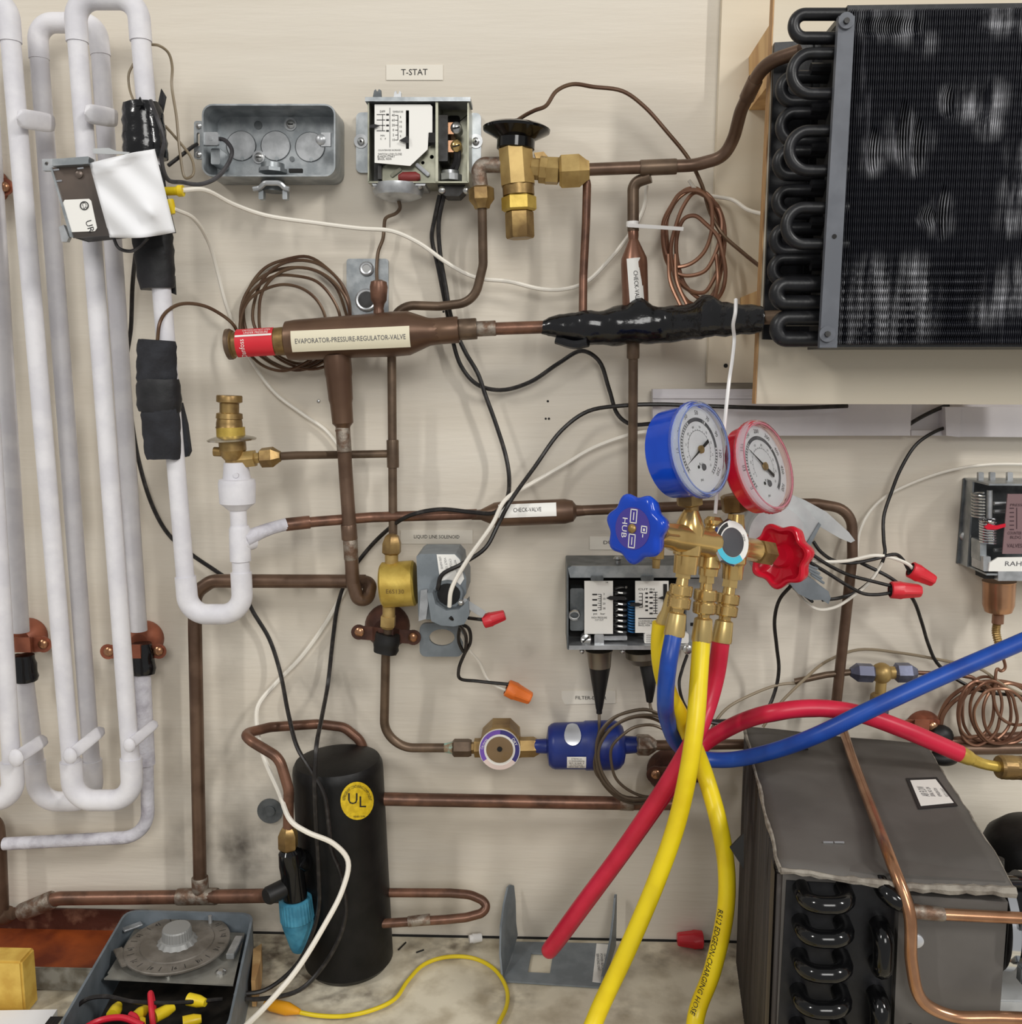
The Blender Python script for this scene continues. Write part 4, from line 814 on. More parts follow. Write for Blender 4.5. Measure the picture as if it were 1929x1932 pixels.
# ================================================================ dual pressure control
t = thing('dual_pressure_control', 'open dual pressure control with white scales and springs behind the hoses', 'pressure control', (1200, 1228, 0))
MB().shell(rrect(1070, 1068, 1335, 1226, 3, 2), .0006, .058, 3).build('case', 'steelgrey', t)
MB().plate([(1072, 1072), (1080, 1068), (1330, 1068), (1335, 1090), (1076, 1090)], .056, .06).build('top_flange', 'galv', t)
MB().box(1074, 1218, 1333, 1226, .02, .064).build('bottom_flange', 'galvlite', t)
MB().box(1075, 1094, 1332, 1216, .02, .03).build('inner_plate', 'holedark', t)
MB().box(1076, 1110, 1102, 1190, .032, .05, 4).build('side_bracket', 'steelgrey', t)
MB().tube([P(1084, 1158, .052) + Vector((.005 * math.cos(i * .9), -.0005 * i * 0, .004 * math.sin(i * .9) - .0002 * i)) for i in range(14)], 2, 6).build('clip_spring', 'screw', t)
def scalep(x0, y0, x1, y1, d): return MB().box(x0, y0, x1, y1, d, d + .001)
o = scalep(1103, 1096, 1157, 1196, .056).build('scale_plate', 'labelwhite', t)
m = MB()
for i in range(4): m.plate(R4(1118, 1120.5 + i * 10, 1127, 1123 + i * 10), .057, .0574).ptext(('3', '10', '20', '28')[i], 1140, 1121 + i * 9, 4, .0574)
m.plate(R4(1134, 1121, 1135, 1151), .057, .0574)
for i in range(8): m.plate(R4(1130 if i % 2 else 1128, 1121 + i * 4.2, 1135, 1121.8 + i * 4.2), .057, .0574)
m.ptext('psi   bar', 1131, 1158, 4, .0574, 0, 22).ptext('HIGH PRESSURE', 1131, 1165.5, 4, .0574, 0, 29).ptext('CUT OUT', 1131, 1170, 3.6, .0574, 0, 16).ptext('14', 1145, 1099, 3.5, .0574).build('scale_print', 'ink', o)
o = scalep(1199, 1096, 1262, 1194, .056).build('scale_plate', 'labelwhite', t)
m = MB(); m.plate(R4(1212, 1119, 1213, 1146), .057, .0574).plate(R4(1237, 1117, 1238, 1158), .057, .0574)
for i in range(5): m.plate(R4(1206, 1119 + i * 6.6, 1213, 1120 + i * 6.6), .057, .0574).plate(R4(1218, 1118 + i * 8, 1223, 1121 + i * 8), .057, .0574).plate(R4(1226, 1116 + i * 10, 1232, 1119 + i * 10), .057, .0574)
for i in range(9): m.plate(R4(1233, 1117 + i * 5, 1241, 1118 + i * 5), .057, .0574)
m.plate(R4(1205, 1166, 1243, 1168), .057, .0574).ptext('COUNTERWISE INCREASES', 1224, 1172, 3.6, .0574, 0, 38).ptext('B-HIGH START', 1219, 1176, 3.6, .0574, 0, 28).ptext('BRAZIL, INDIA', 1216, 1180, 3.6, .0574, 0, 22).ptext('CUT IN', 1220, 1112, 4, .0574, 0, 30).plate(R4(1252, 1102, 1259, 1160), .057, .0576).build('scale_print', 'ink', o)
MB().plate([(1145, 1129), (1152, 1125), (1180, 1126), (1180, 1132), (1152, 1132)], .059, .061).build('pointer', 'ink', t); MB().plate([(1190, 1138), (1206, 1138), (1213, 1141), (1206, 1144), (1190, 1144)], .059, .061).build('pointer', 'ink', t); MB().plate([(1242, 1129), (1250, 1126), (1256, 1126), (1256, 1132)], .059, .061).build('pointer', 'ink', t)
def spring(t, x, y0, y1, r, turns, d, w, mat):
    k = mpp((x, y0, d)); A, B = P(x, y0, d), P(x, y1, d); n = int(turns * 10)
    MB().sweep([A + (B - A) * (i / n) + Vector((math.cos(i * .6283), math.sin(i * .6283), 0)) * r * k for i in range(n + 1)], w * k, 6).build('spring', mat, t)
spring(t, 1170, 1108, 1192, 12, 8, .046, 2.6, 'screw'); spring(t, 1192, 1135, 1192, 7, 11, .046, 1.7, 'springblue')
MB().rev((1098, 1207, .056), (1114, 1207, .056), [(0, 10), (1, 10)], 14).disc(1106, 1207, 10, .05, .06, 16, dome=2).build('adjuster_screw', 'screw', t); MB().bar((1100, 1212, .0625), (1112, 1201, .0625), 2.5, 1).build('slot', 'holedark', t)
MB().box(1122, 1198, 1140, 1222, .045, .06, 2).box(1140, 1200, 1184, 1208, .04, .054, 2).build('lever_bracket', 'galvlite', t)
MB().box(1216, 1195, 1300, 1214, .05, .0585, 3).build('sticker', 'labelwhite', t)
m = MB(); [m.ptext('AUTOMATIC CONTROLS', 1234, 1199 + i * 4, 3, .0588, 0, 28) for i in range(4)]; m.build('sticker_print', 'inkgrey', t)
MB().box(1296, 1092, 1333, 1220, .03, .05).build('terminal_panel', 'greylight', t); MB().box(1303, 1175, 1312, 1181, .05, .0505).build('slot', 'holedark', t); MB().disc(1298, 1226, 9, .06, .066, 12, dome=3).build('screw', 'screw', t)
for x, y, mt in ((1148, 1062, 'copperdull'), (1216, 1062, 'steelgrey'), (1240, 1064, 'steelgrey')): MB().cyl((x, y, .03), (x, y + 10, .03), 7, 10).build('post', mt, t)
MB().rev((1166, 1050, .04), (1166, 1074, .04), [(0, 6), (.15, 9), (.3, 5), (.6, 5), (.7, 11), (1, 11)], 12).build('adjuster_screw', 'screw', t)
for x in (1127, 1222): MB().box(x - 12, 1087, x + 12, 1096, .056, .063, 3).build('hinge_tab', 'steelgrey', t)
MB().rev((1131, 1226, .036), (1132, 1258, .036), [(0, 26), (.2, 23), (1, 21)], 24).build('bellows_cup', M('bronzegrey', (122, 114, 102), .35, .7) and 'bronzegrey', t)
MB().rev((1214, 1226, .036), (1216, 1250, .036), [(0, 34), (.5, 34), (1, 24)], 28).build('bellows_cup', 'bronzegrey', t)
for x in (1098, 1175): MB().ball((x, 1229, .056), 5).build('rivet', 'screw', t)
t1 = MB().rev((1132, 1257, .036), (1131, 1346, .036), [(0, 21), (.03, 20), (.9, 6.5), (.93, 5.5), (1, 5.5)], 20).build('black_cone', 'rubber'); tag(t1, 'tall black rubber cone under the left of the pressure control', 'boot', 'cones under the pressure control')
t1 = MB().taper([(1220, 1250, .036), (1226, 1290, .04), (1226, 1324, .04)], [14, 12, 6], 16).build('black_cone', 'rubber'); tag(t1, 'shorter bent black rubber cone partly behind the blue hose', 'boot', 'cones under the pressure control')
# capillary coil over the drier
t = thing('capillary_coil', 'ring of thin grey brown capillary hanging in front of the blue drier', 'tube coil', (1200, 1510, .07))
for k_, (cx, cy, rx, ry, a, dd) in enumerate(((1205, 1424, 82, 84, 0, .072), (1210, 1428, 78, 80, 10, .076), (1207, 1432, 84, 78, -14, .068), (1226, 1436, 74, 66, 20, .08), (1202, 1426, 76, 88, 5, .064))):
    pts = []
    for j in range(14):
        an = 2 * math.pi * j / 14; x = rx * math.cos(an) * (1 + rr.uniform(-.04, .04)); y = ry * math.sin(an) * (1 + rr.uniform(-.03, .03)); ca, sa = math.cos(math.radians(a)), math.sin(math.radians(a))
        pts.append((cx + x * ca - y * sa, cy + x * sa + y * ca, dd + .003 * math.sin(an + k_)))
    MB().tube(pts, 2.9, 7, 5, True).build('turn', M('capgrey', (92, 80, 66), .4, .4) and 'capgrey' if k_ == 0 else 'capgrey', t)
MB().tube([(1131, 1344, .036), (1131, 1370, .045), (1128, 1400, .064)], 2.9).build('lead', 'capgrey', t); MB().tube([(1226, 1322, .04), (1230, 1340, .045), (1248, 1356, .06), (1270, 1372, .07)], 2.9).build('lead', 'capgrey', t)
# ================================================================ manifold gauge set
def dm(x): return .25 - .13 * (x - 1200) / 275
MN = camv(.72, .10, .69)                      # the way the dials look
MU = camv(-.10, .99, -.08)
def mpt(x, y, off=0): return P(x, y, dm(x)) + MN * off * mpp((x, y, dm(x)))
MX = MU.cross(MN).normalized()                # along the manifold, toward its right end
t = thing('gauge_manifold', 'brass two valve gauge manifold hanging on the hook wire', 'gauge manifold', mpt(1335, 1120))
def mrev(nm, a, b, prof, mat, seg=20, par=None, rot=0): return MB().rev(mpt(*a), mpt(*b), prof, seg, rot).build(nm, mat, par or t)
# body
mrev('body', (1240, 1008), (1425, 1038), [(0, 20), (.03, 23), (.12, 23), (.15, 27), (.45, 27), (.48, 31), (.8, 31), (.85, 24), (1, 24)], 'brassgold', 24)
mrev('valve_bonnet', (1238, 1006), (1272, 1010), [(0, 14), (.05, 24), (1, 26)], 'brassgold', 6)
mrev('left_chest', (1305, 963), (1292, 1082), [(0, 14), (.12, 21), (.3, 29), (.7, 26), (.72, 23), (1, 22)], 'brassgold', 20)
mrev('gauge_neck', (1306, 952), (1306, 968), [(0, 13), (1, 13)], 'brassdark', 14)
mrev('right_chest', (1390, 970), (1382, 1092), [(0, 15), (.25, 18), (.3, 24), (.75, 24), (.8, 20), (1, 19)], 'brassgold', 20)
mrev('centre_post', (1348, 975), (1336, 1086), [(0, 12), (.06, 18), (.12, 18), (.16, 15), (.3, 18), (.85, 22), (.88, 19), (1, 18)], 'brassgold', 18)
mrev('valve_bonnet', (1418, 1038), (1452, 1044), [(0, 21), (.3, 21), (.32, 25), (.95, 25), (1, 15)], 'brassdark', 6)
# sight glass on the front
c = mpt(1352, 1026, 34); k = mpp(c); SN = camv(.5, .10, .86)
o = MB().wrev(c - SN * 30 * k, SN, [(0, 32 * k), (14 * k, 42 * k), (26 * k, 46 * k), (30 * k, 43 * k)], 8).build('sight_glass_bezel', 'chrome', t)
U, Vv, Nn = frame(SN)
def ringm(c, r0, r1, a0, a1, e, n=20):
    V = []; F = []
    for i in range(n + 1):
        a = math.radians(a0 + (a1 - a0) * i / n); dr = U * math.cos(a) + Vv * math.sin(a); V += [c + dr * r0 * k + Nn * e * k, c + dr * r1 * k + Nn * e * k]
    return MB().add(V, [(2*i, 2*i+1, 2*i+3, 2*i+2) for i in range(n)])
ringm(c, 28, 41, 0, 360, .8, 36).build('white_ring', 'labelwhite', o); ringm(c, 28.5, 41, 195, 300, 1.2).build('teal_band', 'teal', o); ringm(c, 31, 39, 100, 185, 1.2).build('dark_band', 'steeldark', o)
MB().text('WET', lambda u, v: c + U * (31 * k + v * 0 + u * .0) * math.cos(.2 + u / (31 * k)) + Vv * (31 * k) * math.sin(.2 + u / (31 * k)) + Nn * 1.4 * k + (U * v), 6 * k, 14 * k).build('lettering', 'ink', o)
MB().wrev(c + SN * .5 * k, SN, [(0, 28 * k), (2 * k, 25 * k), (4 * k, 11 * k)], 28).build('lens', 'inkgrey', o)
MB().wrev(c + SN * .9 * k, SN, [(0, 28.5 * k), (3.2 * k, 26 * k), (5.2 * k, 11 * k)], 28).build('glass', 'glass', o)
# gauges
def gauge(name, label, cx, cy, n, R, body_mat, rim_mat, clear_mat, pang, ticks, stem, dcen, numbers, bd=84):
    g = thing(name, label, 'gauge', P(cx, cy + R, dcen)); C = P(cx, cy, dcen); k = mpp(C); U, V_, N = frame(n, MU); r = R * k
    MB().wrev(C - N * bd * k, N, [(0, r * .6), (3 * k, r * .84), (10 * k, r * .93), ((bd - 16) * k, r * .95)], 40).build('boot', body_mat, g)
    V = []; F = []; seg = 96
    for tt, q in ((-18, .97), (-16, 1.0), (-4, 1.0), (0, .99), (2, .96), (2, .9), (-3, .88)):
        for j in range(seg):
            a = 2 * math.pi * j / seg; qq = q * (1 + (.012 if (j % 2 and tt in (-16, -4)) else 0)); V.append(C + N * tt * k + (U * math.cos(a) + V_ * math.sin(a)) * r * qq)
    for i in range(6):
        for j in range(seg): F.append((i*seg + j, i*seg + (j+1) % seg, (i+1)*seg + (j+1) % seg, (i+1)*seg + j))
    MB().add(V, F).build('bezel', clear_mat, g, 25)
    MB().sweep([C + N * 1.0 * k + (U * math.cos(a * .131) + V_ * math.sin(a * .131)) * r * .92 for a in range(48)], 1.6 * k, 6, True).build('tinted_rim', rim_mat, g)
    MB().wrev(C - N * 20 * k, N, [(0, r * .9), (9 * k, r * .9)], 40).build('dial', 'dialface', g)
    dl = g
    def pt(rad, a, e): return C - N * (11 - e) * k + (U * math.cos(a) + V_ * math.sin(a)) * r * rad
    m = MB()
    def arc(r0, r1, a0, a1, e, n=24):
        V = []; F = []
        for i in range(n + 1):
            a = math.radians(a0 + (a1 - a0) * i / n); V += [pt(r0, a, e), pt(r1, a, e)]
        m.add(V, [(2*i, 2*i+1, 2*i+3, 2*i+2) for i in range(n)])
    for a in range(-48, 226, 6): arc(.605, .66, a, a + 2.4, .5, 1)
    arc(.66, .67, -50, 228, .5, 50); arc(.59, .60, -50, 228, .5, 50); arc(.4, .407, -30, 210, .5, 40)
    for a0, a1 in ticks: arc(.60, .665, a0, a1, .6, 12)
    for a in range(-30, 211, 12): arc(.4, .43, a, a + 1.6, .5, 1)
    m.build('scale_print', 'inkgrey', dl)
    m = MB()
    for i, s_ in enumerate(numbers):
        a = math.radians(215 - i * (250 / (len(numbers) - 1))); cc = pt(.77, a, .5); tg = -U * math.sin(a) + V_ * math.cos(a); rd = U * math.cos(a) + V_ * math.sin(a)
        m.text(s_, lambda u, v: cc - tg * u + rd * v, 12 * k)
        a2 = math.radians(200 - i * 30); c2 = pt(.48, a2, .5); rd2 = U * math.cos(a2) + V_ * math.sin(a2); tg2 = -U * math.sin(a2) + V_ * math.cos(a2)
        m.text(s_[:2], lambda u, v: c2 - tg2 * u + rd2 * v, 6 * k)
    m.text('psi', lambda u, v: pt(.62, -1.57, .5) + U * u + V_ * v, 8 * k).text('R-22', lambda u, v: pt(.3, -1.5, .5) + U * u + V_ * v, 7 * k)
    m.build('numerals', 'ink', dl)
    sc = C - N * 10.5 * k - V_ * r * .36 + U * r * .1
    MB().wrev(sc, N, [(0, 7 * k), (2 * k, 6 * k)], 14).build('zero_screw', 'inkgrey', dl); MB().wrev(sc - U * 17 * k, N, [(0, 3.4 * k), (1 * k, 3 * k)], 10).build('dot', 'ink', dl)
    pa = math.radians(pang); d = U * math.cos(pa) + V_ * math.sin(pa); s_ = N.cross(d)
    e = -N * 6.5 * k
    m = MB().add([C + e + d * r * .62, C + e + s_ * 2.2 * k, C + e - s_ * 2.2 * k], [(0, 1, 2)]); m.add([C + e + s_ * 2.6 * k, C + e - s_ * 2.6 * k, C + e - d * r * .36 - s_ * 3.4 * k, C + e - d * r * .36 + s_ * 3.4 * k], [(0, 1, 2, 3)])
    ob = m.build('needle', 'ink', g); ob.modifiers.new('s', 'SOLIDIFY').thickness = .0004
    MB().wrev(C - N * 8 * k, N, [(0, 8 * k), (4 * k, 7.5 * k), (5 * k, 4 * k)], 16).build('hub', 'brassdark', g)
    MB().wrev(C - N * .5 * k, N, [(0, r * .9), (1.2 * k, r * .9)], 48).build('lens', 'glass', g)
    st = P(*stem[0]); MB().rev(st, P(*stem[1]), [(0, stem[2] * .8), (.1, stem[2]), (.9, stem[2]), (1, stem[2] * .6)], 6).build('stem_nut', 'brassdark', g)
    return g
gauge('pressure_gauge', 'blue low pressure gauge with clear bezel, larger and left of the pair', 1329, 847, camv(.71, .10, .70), 92, 'blueplastic', 'rimblue', 'clearblue', 212, ((70, 120), (8, 62)), ((1300, 915, .2), (1302, 956, .2), 26), .225, ['0', '10', '20', '30', '50', '70', '90', '120', '250'])
gauge('pressure_gauge', 'red high pressure gauge with clear bezel, right of the pair', 1450, 878, camv(.69, .22, .69), 90, 'redplastic', 'rimred', 'clearred', 145, ((40, 130), (-45, 36)), ((1388, 932, .155), (1392, 966, .155), 30), .178, ['0', '50', '100', '150', '200', '300', '400', '450', '500'], 52)
# knobs
def knob(name, label, cx, cy, ax, R, mat, dcen, back):
    C = P(cx, cy, dcen); k = mpp(C); U, V_, N = frame(ax, MU); seg = 72; V = []; F = []
    prof = [(-34, .62), (-33, .80), (-28, .90), (-8, 1.0), (-2, .98), (2, .92), (4, .82), (3, .60), (2.4, .02)] if not back else [(-30, .60), (-30, .82), (-26, .93), (-4, 1.0), (2, .99), (5, .94), (5, .86), (-8, .72), (-14, .40), (-2, .34), (2, .30), (3, .02)]
    if back: prof = [(-30, .02)] + prof
    for tt, q in prof:
        for j in range(seg):
            a = 2 * math.pi * j / seg; lob = 1 + (.085 * math.cos(a * 7)) * min(1, max(0, (q - .5) * 2.4)); V.append(C + N * tt * k + (U * math.cos(a) + V_ * math.sin(a)) * R * k * q * lob)
    for i in range(len(prof) - 1):
        for j in range(seg): F.append((i*seg + j, i*seg + (j+1) % seg, (i+1)*seg + (j+1) % seg, (i+1)*seg + j))
    F += [tuple(range(seg)), tuple((len(prof) - 1)*seg + j for j in range(seg))]
    g = MB().add(V, F).build(name, mat, t, 40); g['label'] = label; return g, C, k, U, V_, N
KN = -MX
g, C, k, U, V_, N = knob('knob', 'blue lobed hand wheel with purple and white decal on the manifold', 1196, 997, (KN + MN * .0).normalized(), 64, 'blueplastic', .255, False)
o = MB().wrev(C + N * 3 * k, N, [(0, 40 * k), (1 * k, 40 * k)], 36).build('decal', 'decalpurple', g)
e = N * 4.4 * k
q = 21 * math.pi / 180; X2 = U * math.cos(-1.8) + V_ * math.sin(-1.8); Y2 = -U * math.sin(-1.8) + V_ * math.cos(-1.8)
m = MB()
def dbar(x0, y0, x1, y1): m.add([C + e + X2 * x0 * k + Y2 * y0 * k, C + e + X2 * x1 * k + Y2 * y0 * k, C + e + X2 * x1 * k + Y2 * y1 * k, C + e + X2 * x0 * k + Y2 * y1 * k], [(0, 1, 2, 3)])
for x0, x1 in ((10, 37), (-37, -10)):
    dbar(x0, -7, x1, -5); dbar(x0, 7, x1, 9); dbar(x0, -7, x0 + 2, 9); dbar(x1 - 2, -7, x1, 9); dbar(x0 + 6, 0, x1 - 6, 2)
m.text('HUB', lambda u, v: C + e + X2 * (-u) * .0 + X2 * u + Y2 * (v - 19 * k), 17 * k, 38 * k)
dbar(-8, 20, 6, 22); dbar(-8, 32, 6, 34); dbar(-8, 20, -6, 34); dbar(4, 20, 6, 34); dbar(-3, 25, 2, 29); dbar(8, 24, 14, 26)
m.build('decal_print', 'labelwhite', g)
MB().wrev(C + N * 3 * k, N, [(0, 9 * k), (4 * k, 9 * k), (7 * k, 6 * k), (8 * k, 2 * k)], 16).build('screw', 'brassdark', g)
g, C, k, U, V_, N = knob('knob', 'red lobed hand wheel seen from behind on the right of the manifold', 1470, 1049, KN, 59, 'redplastic', .118, True)
# park bracket and side port
mrev('side_port', (1240, 1030), (1238, 1072), [(0, 14), (.55, 14), (.6, 8), (1, 7)], 'brassdark', 14)
# hose couplings
def hose_end(label, name, a, b, mat_unused=None):
    g = thing(name, label, 'hose fitting', mpt(*b), 'hose couplings on the manifold'); A, B = mpt(*a), mpt(*b); k = mpp(A)
    def fr(f0, f1, prof, mat, nm, seg=20, par=None): return MB().rev(A + (B - A) * f0, A + (B - A) * f1, prof, seg).build(nm, mat, par or g)
    fr(0, .16, [(0, 15), (1, 16)], 'brassgold', 'hex_collar', 6); fr(.14, .28, [(0, 11), (1, 12)], 'brassgold', 'neck')
    for f0 in (.26, .44): 
        A2 = A + (B - A) * f0; B2 = A + (B - A) * (f0 + .16); L = (B2 - A2); u, v, n = frame(L); V = []; F = []; seg = 40
        for i in range(9):
            for j in range(seg):
                q = 20.5 * k * (1 + (.075 if (i + j) % 2 else 0)) * (.93 if i in (0, 8) else 1); aa = 2 * math.pi * j / seg; V.append(A2 + L * i / 8 + (u * math.cos(aa) + v * math.sin(aa)) * q)
        for i in range(8):
            for j in range(seg): F.append((i*seg + j, i*seg + (j+1) % seg, (i+1)*seg + (j+1) % seg, (i+1)*seg + j))
        F += [tuple(range(seg)), tuple(8*seg + j for j in range(seg))]
        MB().add(V, F).build('knurled_ring', 'brassgold', g, 4)
    fr(.40, .46, [(0, 18), (1, 18)], 'brassgold', 'groove'); fr(.58, .68, [(0, 12), (1, 11)], 'brassgold', 'neck')
    fr(.66, 1, [(0, 13), (.06, 17), (.3, 18), (.9, 20), (1, 19)], M('ferrule', (208, 182, 122), .3, .75) and 'ferrule' if 'ferrule' not in MAT else 'ferrule', 'ferrule', 18)
hose_end('knurled brass hose coupling above the blue hose', 'hose_coupling', (1292, 1070), (1272, 1200))
hose_end('knurled brass hose coupling above the yellow hose, middle of three', 'hose_coupling', (1335, 1078), (1324, 1210))
hose_end('knurled brass hose coupling above the red hose, right of three', 'hose_coupling', (1380, 1088), (1361, 1212))
def hose(name, label, pts, r, mat): return tag(MB().sweep(catmull([PP(p) for p in pts], 10), r * mpp(pts[0]), 18).build(name, mat, None, 60), label, 'hose')
hose('blue_hose', 'blue rubber hose curving from the manifold down and away to the right', [(1272, 1194, dm(1272)), (1262, 1250, .225), (1256, 1310, .216), (1261, 1362, .18), (1282, 1406, .15), (1320, 1430, .135), (1370, 1434, .138), (1440, 1422, .155), (1530, 1392, .185), (1640, 1340, .196), (1760, 1284, .198), (1880, 1232, .195), (2000, 1180, .19)], 16.5, 'hoseblue')
yl = [(1324, 1205, dm(1324)), (1319, 1280, .205), (1313, 1360, .219), (1302, 1440, .226), (1278, 1550, .225), (1240, 1660, .225), (1185, 1790, .23), (1120, 1932, .24)]
yl = [PP(p) for p in yl] + [Vector((P(1060, 2000, .3).x, -.29, .022)), Vector((P(1010, 2000, .3).x, -.38, .012)), Vector((.02, -.5, .012)), Vector((.12, -.47, .012)), Vector((.125, -.34, .016))]
yl += [PP(p) for p in [(1312, 1928, .215), (1345, 1830, .205), (1369, 1720, .2), (1371, 1640, .195), (1356, 1550, .19), (1332, 1466, .168), (1310, 1408, .171), (1290, 1362, .176), (1264, 1312, .183), (1250, 1268, .186), (1245, 1220, .188), (1248, 1175, .19)]]
hose('yellow_hose', 'yellow rubber hose hanging from the middle coupling with its end looped back up', yl, 17, 'hoseyellow')
_c = catmull([PP(p) for p in [(1371, 1640, .195), (1369, 1720, .2), (1345, 1830, .205), (1312, 1928, .215)]], 24); _acc = [0]
for _i in range(1, len(_c)): _acc.append(_acc[-1] + (_c[_i] - _c[_i - 1]).length)
_hr = 17 * mpp((1324, 1205, dm(1324)))
def onhose(s, v):
    s = max(0, min(_acc[-1] - 1e-5, s)); i = max(j for j in range(len(_acc)) if _acc[j] <= s); i = min(i, len(_c) - 2); p = _c[i].lerp(_c[i + 1], (s - _acc[i]) / (_acc[i + 1] - _acc[i])); tg = (_c[i + 1] - _c[i]).normalized()
    tc = CAMLOC - p; tc = (tc - tg * tc.dot(tg)).normalized(); sd = tc.cross(tg); a = v / _hr - .62; return p + (tc * math.cos(a) + sd * math.sin(a)) * (_hr + .0004)
MB().text('R512 EDGEON-CHARGING HOSE', lambda u, v: onhose(_acc[-1] * .6 + u, v), .0075, .098).build('lettering', 'ink', bpy.data.objects['yellow_hose'])
MB_ = MB().rev((1250, 1186, .188), (1268, 1120, .2), [(0, 16), (.3, 15), (.5, 11), (1, 10)], 10); tag(MB_.build('hose_end', 'ferrule'), 'brass end of the parked yellow hose behind the blue coupling', 'hose fitting')
rd = [(1361, 1206, dm(1361)), (1352, 1270, .172), (1336, 1330, .178), (1312, 1390, .195), (1284, 1440, .194), (1240, 1510, .182), (1170, 1612, .158), (1095, 1712, .142), (1052, 1772, .132), (1037, 1793, .122), (1050, 1778, .112), (1098, 1714, .114), (1176, 1608, .126), (1247, 1508, .138), (1288, 1450, .118), (1328, 1404, .104), (1380, 1371, .116), (1450, 1346, .15), (1530, 1336, .155), (1610, 1344, .158), (1700, 1374, .158), (1812, 1422, .155)]
hose('red_hose', 'red rubber hose dropping in a long loop then arching right over the condenser box', rd, 17, 'hosered')
t = thing('hose_coupling', 'brass crimp and knurled nut at the right end of the red hose', 'hose fitting', (1860, 1460, .155))
MB().rev((1806, 1419, .155), (1836, 1434, .154), [(0, 15), (.3, 16), (.8, 14), (1, 11)], 12).build('ferrule', 'brassyellow', t)
MB().taper([(1830, 1431, .154), (1855, 1441, .153), (1885, 1447, .152)], [12, 10, 10], 12).build('neck', 'brassyellow', t)
A2, B2 = P(1884, 1447, .152), P(1950, 1450, .15); u, v, n = frame(B2 - A2); V = []; F = []
for i in range(13):
    for j in range(40):
        q = 22 * mpp(A2) * (1 + (.035 if (i + j) % 2 and not 5 < i < 8 else 0)) * (.9 if i == 0 else 1); aa = 2 * math.pi * j / 40; V.append(A2 + (B2 - A2) * i / 12 + (u * math.cos(aa) + v * math.sin(aa)) * q)
for i in range(12):
    for j in range(40): F.append((i*40 + j, i*40 + (j+1) % 40, (i+1)*40 + (j+1) % 40, (i+1)*40 + j))
F += [tuple(range(40)), tuple(12*40 + j for j in range(40))]
MB().add(V, F).build('knurled_nut', 'brassdark', t, 4)
# ================================================================ right side of the wall
t = thing('wire_raceway', 'long pale grey wire raceway on the wall under the mounting board', 'raceway', (1500, 822, 0))
MB().plate([(1234, 736), (2150, 736), (2150, 822), (1234, 822)], .0005, .006).build('base', 'raceway', t)
MB().plate([(1232, 734), (1722, 734), (1718, 822), (1232, 822)], .006, .018).build('cover', 'raceway', t)
MB().plate([(1232, 748), (1722, 748), (1722, 752), (1232, 752)], .018, .0195).build('ridge', 'raceway', t)
MB().plate([(1812, 768), (2150, 768), (2150, 826), (1812, 824)], .006, .02).build('cover', 'raceway', t)
MB().plate([(1784, 768), (1814, 768), (1812, 825), (1786, 822)], .006, .0225).build('joint_clip', 'raceway', t)
MB().plate([(1720, 812), (1786, 812), (1786, 822), (1720, 822)], .006, .012).build('lip', 'raceway', t)
# second solenoid behind the red knob
t = thing('solenoid_coil', 'pale grey tilted solenoid housing with open cap behind the red knob', 'solenoid coil', (1500, 1140, .04))
MB().plate([(1432, 960), (1498, 934), (1546, 986), (1520, 1026), (1500, 1080), (1440, 1090), (1410, 1030)], .02, .07).build('case', 'greylight', t)
MB().disc(1466, 1008, 52, .07, .078, 36).build('round_cap', 'greylight', t)
MB().plate([(1496, 934), (1520, 944), (1560, 966), (1602, 1004), (1614, 1020), (1606, 1024), (1586, 1016), (1548, 994), (1530, 982)], .052, .06).build('bracket_wing', 'greylight', t)
MB().plate([(1546, 986), (1550, 990), (1524, 1040), (1516, 1036)], .05, .072).build('seam', 'greypaint', t)
MB().plate([(1490, 1100), (1516, 1086), (1536, 1094), (1550, 1106), (1564, 1116), (1568, 1128), (1564, 1140), (1552, 1132), (1530, 1132), (1506, 1120)], .05, .078).build('open_cap', 'greypaint', t)
for i in range(4): MB().bar((1518 + i * 4, 1062 + i * 7, .07), (1544 + i * 4, 1074 + i * 9, .07), 5, 4, .3).build('crimp_fin', 'greypaint', t)
MB().disc(1533, 1135, 3, .05, .0785, 8).build('hole', 'holedark', t)
wirenut('wire_nut', 'red wire nut, upper of the two right of the red knob, tilted down', (1718, 1074, .05), (1762, 1096, .05), 'rednut', 16)
wirenut('wire_nut', 'red wire nut, lower of the two right of the red knob, lying level', (1680, 1113, .055), (1738, 1115, .055), 'rednut', 16)
wire('black wire curving from the pale solenoid into the upper red wire nut', [(1535, 1022, .06), (1548, 1040, .06), (1575, 1058, .055), (1610, 1062, .055), (1650, 1055, .055), (1690, 1046, .055), (1704, 1056, .052), (1716, 1076, .05), (1724, 1082, .05)])
wire('white wire running beside the black one into the upper red wire nut', [(1532, 1058, .065), (1560, 1060, .06), (1600, 1058, .058), (1650, 1048, .056), (1690, 1054, .054), (1716, 1066, .052), (1726, 1078, .05)], 3.4, 'wirewhite')
wire('black wire from the pale solenoid dipping into the lower red wire nut', [(1530, 1062, .07), (1560, 1080, .066), (1600, 1105, .062), (1630, 1120, .058), (1655, 1122, .056), (1684, 1118, .055)])
wire('black wire crossing straight into the lower red wire nut', [(1524, 1040, .07), (1560, 1064, .066), (1600, 1084, .06), (1640, 1095, .057), (1684, 1106, .055)])
wire('black wire from the raceway clip dropping and curving back to the grey open cap', [(1796, 805, .012), (1770, 812, .018), (1730, 838, .02), (1700, 885, .02), (1682, 930, .02), (1668, 975, .022), (1668, 1020, .03), (1670, 1045, .036), (1652, 1085, .04), (1620, 1115, .045), (1585, 1128, .05), (1552, 1132, .055)])
